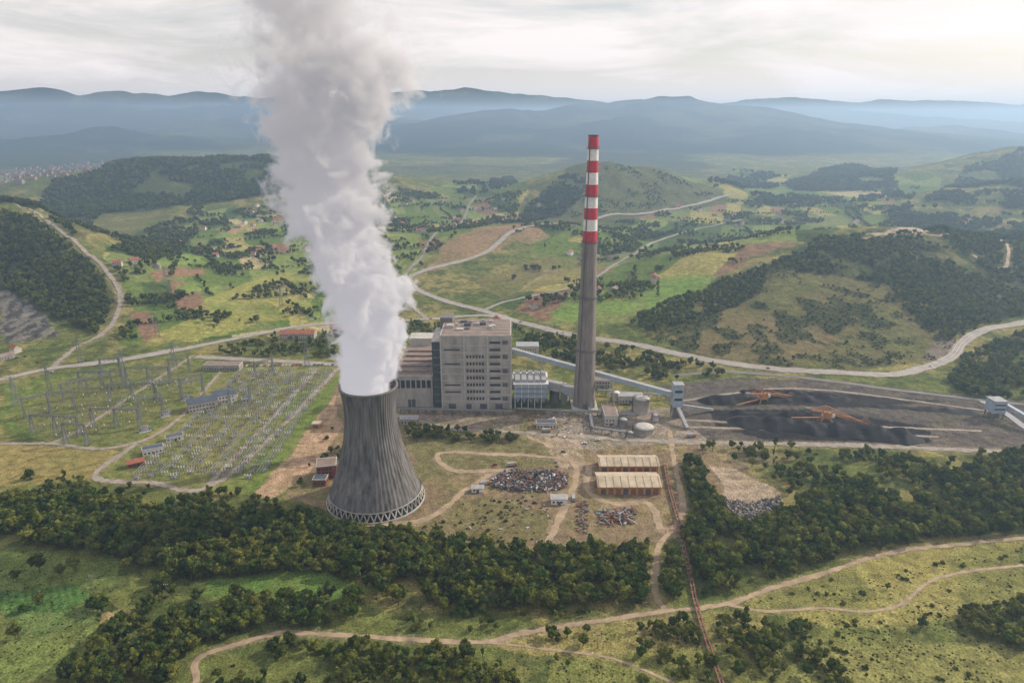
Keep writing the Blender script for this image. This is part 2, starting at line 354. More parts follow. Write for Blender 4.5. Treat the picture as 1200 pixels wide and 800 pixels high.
road('dirt_track',[(430,615),(500,608),(545,575),(575,555)],5,'dirt')
road('dirt_track',[(620,512),(655,528),(675,548),(668,580),(640,640)],5,'dirt')
road('dirt_track',[(690,545),(690,575),(720,590),(760,590),(775,620)],5,'dirt')
road('dirt_track',[(785,505),(790,540),(800,600),(772,640),(768,690),(778,715)],4,'dirt')
road('dirt_road',[(230,800),(235,770),(300,748),(340,741),(420,745),(500,750),(570,752),(610,742),(690,729),(780,716),(850,708),(900,690),(960,673),(1040,648),(1100,640),(1200,630),(1300,622)],3.4,'dirt')
road('dirt_track',[(850,708),(900,716),(960,712),(1010,716),(1055,708),(1088,682),(1130,670),(1200,662)],2.0,'dirt')
road('dirt_track',[(570,752),(640,760),(720,772),(790,800)],1.6,'dirt')
road('hill_track',[(720,300),(760,296),(800,290),(850,287)],4,'gravel')
road('hill_track',[(1010,280),(1060,270),(1110,275),(1160,280),(1180,310),(1140,300)],5,'dirt')
road('coal_conveyor_track',[(1150,470),(1175,482),(1200,500),(1230,520)],7,'metal_grey')
for q in ([(798,470),(900,456),(1010,462),(1160,482)],[(800,492),(900,496),(1000,499),(1150,505)],[(800,500),(900,503),(1100,512)]):
    road('rail_track',q,3,'gravel')
# ---------------- terrain object
C*= (0.8+.4*fbm(X/5,Y/5,3,40))[:,None]
I,J=np.meshgrid(np.arange(NR-1),np.arange(NT),indexing='ij'); J2=(J+1)%NT
Q=np.stack([I*NT+J,I*NT+J2,(I+1)*NT+J2,(I+1)*NT+J],-1).reshape(-1,4)[:,::-1]
m,nt=new_mat('ground'); N=nt.nodes; L=nt.links
o=N.new('ShaderNodeOutputMaterial'); b=N.new('ShaderNodeBsdfDiffuse'); L.new(b.outputs[0],o.inputs[0])
at=N.new('ShaderNodeAttribute'); at.attribute_name='Col'; g=N.new('ShaderNodeNewGeometry')
ta=N.new('ShaderNodeTexNoise'); ta.inputs['Scale'].default_value=.9; ta.inputs['Detail'].default_value=5; L.new(g.outputs['Position'],ta.inputs['Vector'])
tb=N.new('ShaderNodeTexNoise'); tb.inputs['Scale'].default_value=.14; tb.inputs['Detail'].default_value=8; tb.inputs['Roughness'].default_value=.7; L.new(g.outputs['Position'],tb.inputs['Vector'])
ad=N.new('ShaderNodeMath'); ad.operation='MULTIPLY'; L.new(ta.outputs[0],ad.inputs[0]); L.new(tb.outputs[0],ad.inputs[1])
mr=N.new('ShaderNodeMapRange'); mr.inputs[1].default_value=.12; mr.inputs[2].default_value=.4; mr.inputs[3].default_value=.35; mr.inputs[4].default_value=1.8; L.new(ad.outputs[0],mr.inputs[0])
vm=N.new('ShaderNodeVectorMath'); vm.operation='SCALE'; L.new(at.outputs['Color'],vm.inputs[0]); L.new(mr.outputs[0],vm.inputs['Scale']); L.new(vm.outputs[0],b.inputs['Color'])
bp=N.new('ShaderNodeBump'); bp.inputs['Strength'].default_value=.9; bp.inputs['Distance'].default_value=2; L.new(tb.outputs[0],bp.inputs['Height']); L.new(bp.outputs[0],b.inputs['Normal'])
V=np.column_stack([X,Y,Z])
gm=np_mesh('ground',V,Q,[m],True,np.column_stack([C,np.ones(len(C))])); link('ground',gm)
a=np.radians(np.arange(0,360,10)); ih=hgt(np.array([0.0]),np.array([0.0]))[0]
mb=MB(); M['ground_plain']=mat('ground_plain',(.09,.12,.035)); mb.add([(0,0,ih-.3)]+[(43*math.sin(t),43*math.cos(t),ih-.6) for t in a],[(0,(i+1)%36+1,i+1) for i in range(36)],'ground_plain'); mb.obj('ground')
# ---------------- tree kit
def leafmat(name,c1,c2):
    m,nt=new_mat(name); N=nt.nodes; L=nt.links
    o=N.new('ShaderNodeOutputMaterial'); d=N.new('ShaderNodeBsdfDiffuse'); t=N.new('ShaderNodeBsdfTranslucent'); mx=N.new('ShaderNodeMixShader'); mx.inputs[0].default_value=.3
    L.new(d.outputs[0],mx.inputs[1]); L.new(t.outputs[0],mx.inputs[2]); L.new(mx.outputs[0],o.inputs[0])
    oi=N.new('ShaderNodeObjectInfo'); cr=N.new('ShaderNodeMix'); cr.data_type='RGBA'; cr.inputs[6].default_value=(*c1,1); cr.inputs[7].default_value=(*c2,1)
    L.new(oi.outputs['Random'],cr.inputs[0]); at=N.new('ShaderNodeAttribute'); at.attribute_name='Col'
    mu=N.new('ShaderNodeVectorMath'); mu.operation='MULTIPLY'; L.new(cr.outputs[2],mu.inputs[0]); L.new(at.outputs['Color'],mu.inputs[1])
    L.new(mu.outputs[0],d.inputs[0]); L.new(mu.outputs[0],t.inputs[0]); return m
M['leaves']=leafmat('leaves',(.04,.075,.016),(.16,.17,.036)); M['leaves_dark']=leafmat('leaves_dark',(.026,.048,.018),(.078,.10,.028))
def tree_mesh(name,seed,h,cr,nc,nl,ls,mk='leaves',kind='d'):
    r=np.random.default_rng(seed); cs=[]; Vs=[]; Cs=[]
    for i in range(nc):
        if kind=='p':
            t=(i+.5)/nc; z=h*(.15+.82*t); rad_=cr*(1-t)*1.0; a=i*2.4; c=np.array([math.cos(a)*rad_*.6,math.sin(a)*rad_*.6,z]); q=max(cr*(1-t)*.62,.5)
        elif kind=='b':
            a=r.random()*6.28; rr_=math.sqrt(r.random())*cr*.7; c=np.array([rr_*math.cos(a),rr_*math.sin(a),h*(.3+.25*r.random())]); q=cr*.42
        else:
            d=r.normal(size=3); d/=np.linalg.norm(d); rr_=r.random()**.45
            c=np.array([d[0]*cr*.72*rr_,d[1]*cr*.72*rr_,h*.6+d[2]*h*.27*rr_]); q=cr*(.3+.16*r.random())
        cs.append(c); n=nl; d=r.normal(size=(n,3)); d/=np.linalg.norm(d,axis=1)[:,None]
        p=c+d*(q*(.55+.5*r.random((n,1)))); p[:,2]=c[2]+(p[:,2]-c[2])*.85; p[:,2]=np.maximum(p[:,2],.2)
        nn=d+r.normal(size=(n,3))*.45; nn/=np.linalg.norm(nn,axis=1)[:,None]
        ax=np.cross(nn,r.normal(size=(n,3))); ax/=np.linalg.norm(ax,axis=1)[:,None]+1e-9; bx=np.cross(nn,ax)
        s=ls*(.55+.8*r.random((n,1))); ax*=s; bx*=s*.8
        Vs.append(np.stack([p-ax-bx,p+ax-bx*.6,p+ax*.8+bx,p-ax*.9+bx*.8],1).reshape(-1,3))
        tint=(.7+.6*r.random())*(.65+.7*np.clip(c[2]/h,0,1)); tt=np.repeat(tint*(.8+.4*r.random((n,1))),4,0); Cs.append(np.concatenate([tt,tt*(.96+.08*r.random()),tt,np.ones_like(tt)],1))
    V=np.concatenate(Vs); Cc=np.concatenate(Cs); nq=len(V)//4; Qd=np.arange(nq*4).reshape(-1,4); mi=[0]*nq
    if kind!='b':
        segs=[((0,0,-.5),(0,0,h*(.9 if kind=='p' else .62)),h*.028,h*.01)]
        if kind=='d': segs+= [((0,0,h*(.25+.07*i)),tuple(cs[i]),h*.014,h*.005) for i in range(min(5,nc))]
        for p,q,r0,r1 in segs:
            p=Vector(p);q=Vector(q);d=(q-p).normalized(); u=d.orthogonal().normalized(); w=d.cross(u); n0=len(V)
            ring=[p+(u*math.cos(k*1.0472)+w*math.sin(k*1.0472))*r0 for k in range(6)]+[q+(u*math.cos(k*1.0472)+w*math.sin(k*1.0472))*r1 for k in range(6)]
            V=np.concatenate([V,np.array([tuple(x) for x in ring])]); Cc=np.concatenate([Cc,np.ones((12,4))])
            Qd=np.concatenate([Qd,np.array([(n0+k,n0+(k+1)%6,n0+6+(k+1)%6,n0+6+k) for k in range(6)])]); mi+=[1]*6
    return np_mesh(name,V,Qd,[M[mk],M['bark']],False,Cc,mi)
col=bpy.data.collections.new('tree_kit'); KIT=[]
def kit(name,me): o=bpy.data.objects.new(name,me); col.objects.link(o); KIT.append(me)
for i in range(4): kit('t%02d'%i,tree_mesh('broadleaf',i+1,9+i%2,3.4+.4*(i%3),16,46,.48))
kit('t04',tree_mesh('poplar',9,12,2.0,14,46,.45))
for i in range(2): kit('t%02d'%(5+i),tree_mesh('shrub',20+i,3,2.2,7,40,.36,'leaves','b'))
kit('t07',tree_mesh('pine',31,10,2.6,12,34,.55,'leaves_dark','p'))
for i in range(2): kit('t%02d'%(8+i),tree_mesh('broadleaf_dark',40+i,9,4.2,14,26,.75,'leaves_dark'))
ng=bpy.data.node_groups.new('scatter','GeometryNodeTree')
ng.interface.new_socket(name='Geometry',in_out='INPUT',socket_type='NodeSocketGeometry'); ng.interface.new_socket(name='Geometry',in_out='OUTPUT',socket_type='NodeSocketGeometry')
gi=ng.nodes.new('NodeGroupInput'); go=ng.nodes.new('NodeGroupOutput'); ip=ng.nodes.new('GeometryNodeInstanceOnPoints'); ci=ng.nodes.new('GeometryNodeCollectionInfo')
ci.inputs['Collection'].default_value=col; ci.inputs['Separate Children'].default_value=True; ci.inputs['Reset Children'].default_value=True
def na(n,t):
    x=ng.nodes.new('GeometryNodeInputNamedAttribute'); x.data_type=t; x.inputs['Name'].default_value=n; return x
ng.links.new(gi.outputs[0],ip.inputs['Points']); ng.links.new(ci.outputs[0],ip.inputs['Instance']); ip.inputs['Pick Instance'].default_value=True
x=na('vid','INT'); ng.links.new(x.outputs['Attribute'],ip.inputs['Instance Index'])
x=na('scl','FLOAT'); ng.links.new(x.outputs['Attribute'],ip.inputs['Scale'])
x=na('rot','FLOAT_VECTOR'); ng.links.new(x.outputs['Attribute'],ip.inputs['Rotation'])
ng.links.new(ip.outputs[0],go.inputs[0])
def scatter_obj(name,P3,vid,scl):
    n=len(P3)
    if n==0: return
    me=bpy.data.meshes.new(name); me.vertices.add(n); me.vertices.foreach_set('co',np.asarray(P3,np.float32).ravel())
    a=me.attributes.new('vid','INT','POINT'); a.data.foreach_set('value',np.asarray(vid,np.int32))
    a=me.attributes.new('scl','FLOAT','POINT'); a.data.foreach_set('value',np.asarray(scl,np.float32))
    rot=np.zeros((n,3),np.float32); rot[:,2]=rng.random(n)*6.28
    a=me.attributes.new('rot','FLOAT_VECTOR','POINT'); a.data.foreach_set('vector',rot.ravel())
    o=link(name,me); md=o.modifiers.new('scatter','NODES'); md.node_group=ng; print(name,n)
def wood(name,poly,area,kinds,s0,s1,thr=0,ns=40,seed=0,world=None):
    w=world or survey(poly); ax=[p[0] for p in w]; ay=[p[1] for p in w]; x0,x1,y0,y1=min(ax),max(ax),min(ay),max(ay)
    n=int((x1-x0)*(y1-y0)/area); n=min(n,400000); px=x0+rng.random(n)*(x1-x0); py=y0+rng.random(n)*(y1-y0)
    k=inpoly(px,py,w); px,py=px[k],py[k]
    if thr: k=fbm(px/ns,py/ns,4,seed)+(rng.random(len(px))-.5)*.05>thr; px,py=px[k],py[k]
    k=np.array([(int(a//4),int(b//4)) not in blocked for a,b in zip(px,py)],bool) if len(px) else np.zeros(0,bool); px,py=px[k],py[k]
    z=hgt(px,py)-.2; n=len(px)
    scatter_obj(name,np.column_stack([px,py,z]),rng.choice(kinds,n),s0+(s1-s0)*rng.random(n)**1.5)
# ================= PLANT =================
# cooling tower
CX,CY=-101.0,446.0
mb=MB(); n=120; prof=[]
for i in range(42):
    z=7+i*2.0; prof.append((18.0*math.sqrt(1+((z-70)/41.0)**2),z))
vs=[];fs=[]
for r,z in prof:
    for i in range(n*2):
        a=math.pi*i/n; q=r+(.28 if i%4<2 else 0); vs.append((q*math.cos(a),q*math.sin(a),z))
for j in range(len(prof)-1):
    for i in range(2*n):
        i2=(i+1)%(2*n); fs.append((j*2*n+i,j*2*n+i2,(j+1)*2*n+i2,(j+1)*2*n+i))
mb.add(vs,fs,'tower_shell')
mb.lathe(0,0,[(r-.6,z) for r,z in prof][::-1],72,'tower_inner',cap=False)
rt,zt=prof[-1]; mb.lathe(0,0,[(rt-.6,zt-.1),(rt+.9,zt-.1),(rt+.9,zt+1.1),(rt-.6,zt+1.1)],96,'concrete_dark',cap=False,sm=False)
rb=prof[0][0]; mb.lathe(0,0,[(rb-.7,6.6),(rb+.7,6.6),(rb+.7,7.8)],96,'concrete_light',cap=False,sm=False)
ro=rb+1.8
for i in range(44):
    a=2*math.pi*i/44; b2=2*math.pi*(i+.5)/44; c2=2*math.pi*(i-.5)/44
    for t in (b2,c2): mb.beam((ro*math.cos(a),ro*math.sin(a),.8),(rb*math.cos(t),rb*math.sin(t),7),.7,'concrete_light')
mb.lathe(0,0,[(ro+1.2,-.5),(ro+1.2,1.3),(ro+.7,1.3),(ro+.7,.6)],96,'concrete_light',cap=False,sm=False)
mb.lathe(0,0,[(ro+.7,.55),(0.1,.56)],72,'water',cap=False); mb.lathe(0,0,[(rb-5,.6),(rb-6,7)],48,'tower_inner',cap=True)
mb.obj('cooling_tower',(CX,CY,0)); 
for a in range(0,360,15): 
    for q in (10,20,30,36): block(CX+q*math.cos(R(a)),CY+q*math.sin(R(a)),6)
# chimney
mb=MB(); HX,HY=70.0,611.0
def cr_(z): return 10.4+(4.4-10.4)*(z/253.0) if z>20 else 10.4-(z/253.0)*6+ (20-z)*.04
zs=[0,20,45,70,95,120,145,162]
for a,b2 in zip(zs[:-1],zs[1:]): mb.lathe(0,0,[(cr_(a),a),(cr_(b2),b2)],48,'chimney_concrete',cap=False)
for i in range(9):
    a=162+i*10.1; mb.lathe(0,0,[(cr_(a),a),(cr_(a+10.1),a+10.1)],48,'red_paint' if i%2==0 else 'white_paint',cap=False)
mb.lathe(0,0,[(4.5,252.9),(4.7,252.9),(4.7,254),(3.4,254),(3.4,250)],48,'steel_dark',cap=True)
for z in (60,111,162,202.4,242.8):
    r=cr_(z); mb.lathe(0,0,[(r,z-.4),(r+1.3,z),(r+1.3,z+.25),(r,z+.25)],48,'steel_dark',cap=False,sm=False)
    mb.lathe(0,0,[(r+1.25,z+1.2),(r+1.32,z+1.3),(r+1.25,z+1.4)],48,'steel_dark',cap=False)
for k in range(1,16): 
    z=k*10.; r=cr_(z); mb.lathe(0,0,[(r-.05,z),(r+.07,z+.1),(r-.05,z+.3)],48,'concrete_dark',cap=False)
mb.beam((-7,-8.2,5),(-3.3,-3.6,250),.7,'steel_dark'); mb.cb(0,0,0,25,25,3,'concrete_light'); mb.cb(0,-10.7,3,4,1,5,'steel_dark')
mb.obj('industrial_chimney',(HX,HY,0))
# boiler house
mb=MB(); x0,x1,y0,y1,h=-67,-1,606,658,74
mb.box(x0,x1,y0,y1,0,h,'concrete_wall')
mb.box(x0-.3,x1+.3,y0-.3,y1+.3,h,h+1.4,'concrete_light'); mb.box(x0+.6,x1-.6,y0+.6,y1-.6,h+1.41,h+1.5,'roof_brown')
for a in (x0,x0+22,x0+44,x1): mb.box(a-.7,a+.7,y0-.8,y0-.02,0,h-.1,'concrete_light')
nf=9
for i in range(nf):
    z=9+i*7.1
    mb.box(x0+.8,x1-.8,y0-.35,y0-.01,z-1.0,z-.3,'concrete_light')
    for seg,(sa,sb) in enumerate(((x0+2,x0+20),(x0+24,x0+42),(x0+46,x1-2))):
        if seg==1 and i<7:
            k=sa
            while k<sb-2: mb.box(k,k+1.9,y0-.12,y0+.02,z+1.2,z+4,'window_glass'); k+=2.9
        elif seg==2:
            mb.box(sa,sb-8,y0-.12,y0+.02,z+1.2,z+3.4,'window_glass')
            if i%2==0: mb.box(sb-6,sb-1,y0-.5,y0-.01,z+.6,z+4.4,'steel_dark')
        elif seg==0 and i in(1,2,5,7): mb.box(sa+1,sb-2,y0-.12,y0+.02,z+1.6,z+3,'window_glass')
    for k in range(5): mb.box(x1-.02,x1+.12,y0+5+k*9,y0+10+k*9,z+1.2,z+3.6,'window_glass')
for k in range(4): mb.box(x0+6+k*15,x0+13+k*15,y0-.4,y0-.02,0,6,'steel_dark')
for _ in range(16):
    a=random.uniform(x0+6,x1-8); b2=random.uniform(y0+6,y1-8); mb.cb(a,b2,h+1.5,random.uniform(2,7),random.uniform(2,6),random.uniform(1,3.2),random.choice(['concrete_light','metal_grey','steel_dark']))
for k in range(5): mb.box(x0+2,x1-2,y0+8+k*9,y0+8.4+k*9,h+1.5,h+1.9,'concrete_light')
mb.box(x0-9,x0-.01,y0+5,y1-3,0,67,'teal_cladding'); mb.box(x0-9.3,x0-.01,y0+4.7,y1-2.7,67,68,'concrete_light')
for i in range(8): mb.box(x0-8,x0-1,y0+4.7,y0+4.99,6+i*7.5,7+i*7.5,'concrete_dark')
mb.box(x0-4,x0+8,y1-10,y1+8,68.02,80,'concrete_dark')
mb.obj('boiler_house')
# turbine hall
mb=MB(); a,b2,c,d=-115,-76.5,612,700
mb.box(a,b2,c,d,0,32,'concrete_wall'); mb.box(a-.4,b2+.2,c-.4,d+.4,32,33,'concrete_light'); mb.box(a+.5,b2-.5,c+.5,d-.5,33.01,33.1,'roof_brown')
for k in range(7): mb.box(a+3+k*5,a+6.6+k*5,c-.15,c+.01,20,28,'window_glass'); mb.box(a+2+k*5,a+2.5+k*5,c-.4,c-.02,0,31.5,'concrete_light')
mb.box(a+14,a+21,c-.2,c-.02,0,8,'steel_dark')
for k in range(5): mb.box(a+5,b2-5,c+8+k*15,c+12+k*15,33.1,34.8,'roof_brown')
mb.box(a+4,b2-8,d+2,d+22,0,40,'plaster'); mb.box(a+3.6,b2-7.6,d+1.6,d+22.4,40,41,'concrete_light')
mb.obj('turbine_hall')
def hall(name,x,y,w,d,h,wall='plaster',roof='roof_brown',rz=0,gab=0,win=True):
    mb=MB(); mb.box(-w/2,w/2,-d/2,d/2,-1,h,wall)
    if gab: mb.gable(-w/2,w/2,-d/2,d/2,h,h+gab,roof,wall,ax='x' if w>d else 'y')
    else: mb.box(-w/2-.3,w/2+.3,-d/2-.3,d/2+.3,h,h+.6,'concrete_light'); mb.box(-w/2+.3,w/2-.3,-d/2+.3,d/2-.3,h+.61,h+.7,roof)
    if win:
        nfl=max(1,int(h/3.6))
        for fl in range(nfl):
            z=1.2+fl*3.5; k=-w/2+1.2
            while k<w/2-2.2:
                mb.box(k,k+1.4,-d/2-.1,-d/2+.01,z,z+1.5,'window_glass'); mb.box(k,k+1.4,d/2-.01,d/2+.1,z,z+1.5,'window_glass'); k+=2.9
            for s_ in(-1,1):
                k=-d/2+1.2
                while k<d/2-2.2: 
                    xx=s_*w/2; mb.box(min(xx-.01*s_,xx+.1*s_),max(xx-.01*s_,xx+.1*s_),k,k+1.4,z,z+1.5,'window_glass'); k+=2.9
    mb.box(-1,1,-d/2-.2,-d/2-.11,0,2.4,'steel_dark')
    o=mb.obj(name,(x,y,float(hgt(np.array([x]),np.array([y]))[0])),rz)
    for i in np.arange(-w/2,w/2+1,4):
        for j in np.arange(-d/2,d/2+1,4): block(x+i*math.cos(rz)-j*math.sin(rz),y+i*math.sin(rz)+j*math.cos(rz),4)
    return o
def hp(name,u,v,*a,**k): p=G(u,v); return hall(name,p[0],p[1],*a,**k)
hp('workshop_building',618,412,26,16,9,'plaster','metal_grey'); hp('office_building',350,396,44,14,8,'plaster','roof_tile',gab=3)
hp('office_building',405,392,30,14,9,'concrete_wall','roof_brown')
hp('switchyard_control_building',238,478,26,15,9,'plaster','roof_slate',rz=.5,gab=3); hp('switchyard_control_building',264,468,20,18,8,'white_paint','roof_slate',rz=.5,gab=2)
hp('gatehouse',262,432,40,12,6,'concrete_wall','roof_brown'); hp('relay_house',180,530,16,8,5,'white_paint','roof_slate',rz=.5); hp('relay_house',160,545,12,7,4,'brick_red','roof_tile',rz=.5,gab=2)
hp('relay_house',205,515,14,7,4,'white_paint','roof_slate',rz=.5); hp('pump_house',384,556,15,14,11,'brick_red','roof_brown',rz=.2); hp('pump_house',376,566,10,8,5,'brick_red','roof_slate')
hp('water_treatment_building',714,492,12,26,10,'plaster','roof_brown'); hp('water_treatment_building',738,470,24,10,7,'plaster','metal_grey'); hp('site_office',640,500,18,8,5,'plaster','roof_slate')
hp('site_office',655,588,12,7,4,'white_paint','metal_grey'); hp('locker_building',705,452,20,12,8,'concrete_wall','roof_brown'); hp('fuel_store',480,495,16,8,5,'concrete_wall','metal_grey')
hp('shed',372,500,8,6,4,'orange_wall','tan_roof'); hp('shed',560,575,9,5,3,'white_paint','metal_grey'); hp('shed',290,470,10,6,4,'plaster','roof_slate',rz=.5)
# warehouses
for (v,dd) in ((551,17),(574,21)):
    p=G(736,v); mb=MB(); w=46; d=dd
    mb.box(-w/2,w/2,-d/2,d/2,0,7,'orange_wall'); mb.gable(-w/2,w/2,-d/2,d/2,7,10,'tan_roof','orange_wall',ov=1)
    for k in range(8): mb.box(-w/2+1.5+k*5.6,-w/2+5.2+k*5.6,-d/2-.15,-d/2+.01,0.2,5,'steel_dark' if k%3==0 else 'rust')
    for k in range(9): mb.beam((-w/2+k*5.7,-d/2-1,7.0),(-w/2+k*5.7,0,10.15),.25,'gravel')
    mb.obj('warehouse',(p[0],p[1]+4,0)); 
# precipitator
mb=MB(); mb.box(0,32,0,30,12,26,'metal_blue'); mb.box(-1,33,-1,31,26,27,'white_paint')
for i in range(5):
    mb.box(1+i*6.3,5.6+i*6.3,2,28,27.02,30,'metal_grey'); mb.add([(1+i*6.3,1,12),(6.2+i*6.3,1,12),(3.6+i*6.3,3,5),(1+i*6.3,10,12),(6.2+i*6.3,10,12)],[(1,0,2),(4,1,2),(0,3,2),(3,4,2)],'metal_blue')
    mb.box(.8+i*6.3,1.3+i*6.3,-.4,-.02,0,26,'white_paint')
for i in range(6):
    for j in range(4): mb.cb(.5+i*6.2,.6+j*9.5,0,.9,.9,12,'steel_dark')
for z in(12,17,22): mb.box(-.8,32.8,-1.4,-.42,z,z+.3,'galvanised')
mb.beam((32,15,20),(47,13,18),8,'metal_grey'); mb.beam((47,13,18),(60,8,14),8,'metal_grey'); mb.box(46,50,9,17,0,14,'concrete_dark')
mb.box(-2,0,5,20,18,30,'metal_grey')
mb.obj('electrostatic_precipitator',(2,606,0))
# silos & tanks
def tank(u,v,r,h,k='metal_grey',name='storage_tank',dome=1.5):
    p=G(u,v); mb=MB(); mb.lathe(0,0,[(r,0),(r,h),(r+.15,h),(r*.6,h+dome*.8),(.1,h+dome)],36,k,cap=False)
    mb.lathe(0,0,[(r+.3,h-.2),(r+.6,h),(r+.3,h+.2)],36,'steel_dark',cap=False); mb.beam((-r-.4,0,0),(-r-.4,0,h+1),.7,'steel_dark')
    for i in range(12):
        a=i*.5236; mb.beam((r*math.cos(a),r*math.sin(a),h),(r*math.cos(a),r*math.sin(a),h+1.1),.12,'steel_dark')
    mb.obj(name,(p[0],p[1],0)); block(p[0],p[1],r+2)
tank(751,482,8,15,'concrete_light'); tank(754,506,9.5,6,'concrete_light'); tank(730,500,4,8); tank(722,468,4,9,'white_paint'); tank(650,470,4.5,17,'concrete_dark','ash_silo'); tank(662,468,3.5,14,'metal_blue','ash_silo')
tank(768,492,3,6,'white_paint'); tank(738,512,3,5)
# pipe racks
def rack(pts,z,name='pipe_rack'):
    mb=MB(); w=[Vector(q) for q in survey(pts)]
    for a,b2 in zip(w[:-1],w[1:]):
        a=Vector((a.x,a.y,0)); b2=Vector((b2.x,b2.y,0)); d=b2-a; n=max(1,int(d.length/8)); pr=Vector((-d.y,d.x,0)).normalized()
        for e in(-1.2,0,1.1): mb.beam(a+pr*e+Vector((0,0,z)),b2+pr*e+Vector((0,0,z)),.7,'galvanised' if e else 'metal_grey')
        for i in range(n+1):
            q=a+d*(i/n)
            for e in(-1.8,1.8): mb.beam(q+pr*e,q+pr*e+Vector((0,0,z)),.4,'steel_dark')
            mb.beam(q-pr*2+Vector((0,0,z-.5)),q+pr*2+Vector((0,0,z-.5)),.4,'steel_dark')
    mb.obj(name)
rack([(606,484),(700,488),(745,492)],6); rack([(690,480),(694,505),(740,512)],5); rack([(470,484),(600,486)],5); rack([(700,462),(780,468)],7)
# gallery conveyor + transfer towers
mb=MB(); A=Vector((0,645,47)); B=Vector((150,592,22))
mb.beam(A,B,4.6,'metal_blue',4.2); mb.beam(A+Vector((0,0,2.25)),B+Vector((0,0,2.25)),5.2,'metal_grey',.25)
for t in (.2,.42,.64,.85):
    p=A.lerp(B,t)
    for dx in(-2,2): mb.beam((p.x+dx*1.8,p.y,0),(p.x+dx*.5,p.y,p.z-2),.8,'concrete_light')
    mb.beam((p.x-2.5,p.y,p.z*.5),(p.x+2.5,p.y,p.z*.5),.5,'concrete_light')
mb.obj('conveyor_gallery')
def transfer(x,y,h,rz=0,w=11):
    mb=MB(); mb.box(-w/2,w/2,-w/2,w/2,h*.35,h,'metal_blue'); mb.box(-w/2-.4,w/2+.4,-w/2-.4,w/2+.4,h,h+.6,'metal_grey')
    for i in(-1,1):
        for j in(-1,1): mb.cb(i*w*.42,j*w*.42,0,1,1,h*.35,'concrete_dark')
    mb.box(-w/2+1,w/2-1,-w/2-.12,-w/2+.01,h*.55,h*.62,'window_glass'); mb.box(-w/2+1,w/2-1,-w/2-.12,-w/2+.01,h*.78,h*.85,'window_glass'); mb.cb(0,0,0,w*.5,w*.5,h*.35,'concrete_dark')
    mb.obj('transfer_tower',(x,y,0),rz)
transfer(154,588,34,w=9); p=G(1164,488); transfer(p[0],p[1],18,w=12)
mb=MB(); q=G(1250,520); mb.beam((p[0]+6,p[1],14),(q[0],q[1],3),4,'metal_blue',3.5); mb.beam((160,588,12),(192,598,3),2.6,'metal_grey',2.2)
mb.beam((154,582,12),(158,560,2),3.2,'metal_grey',3); mb.obj('conveyor_gallery')
# coal piles
def pile(u0,v0,u1,v1,w,h):
    a=Vector(G(u0,v0)); b2=Vector(G(u1,v1)); a.z=b2.z=0; d=b2-a; Ln=d.length; d.normalize(); nr=Vector((-d.y,d.x,0)); n=int(Ln/2); mI=13
    V=[];Qd=[]
    for i in range(n+1):
        for j in range(mI):
            s=i/n*Ln; t=(j/(mI-1)-.5)*2; e=min(1,s/w*1.6,(Ln-s)/w*1.6); e=max(e,0)
            ww=w*(.45+.55*e)*(.9+.3*vn(np.array([s/9.]),np.array([u0*1.]))[0]); hh=h*max(0,1-abs(t)**1.3)*e*(.65+.6*vn(np.array([s/7.]),np.array([t*2+v0]))[0])
            p=a+d*s+nr*t*ww*.5; V.append((p.x,p.y,hh-.3*(abs(t)>.95)+.05))
    for i in range(n):
        for j in range(mI-1): Qd.append((i*mI+j,(i+1)*mI+j,(i+1)*mI+j+1,i*mI+j+1))
    link('coal_pile',np_mesh('coal_pile',V,Qd,[M['coal']]))
pile(812,470,1005,468,24,8); pile(860,459,1000,463,16,6); pile(845,492,1085,516,30,9); pile(850,484,1000,490,14,5); pile(1000,474,1150,484,16,4)
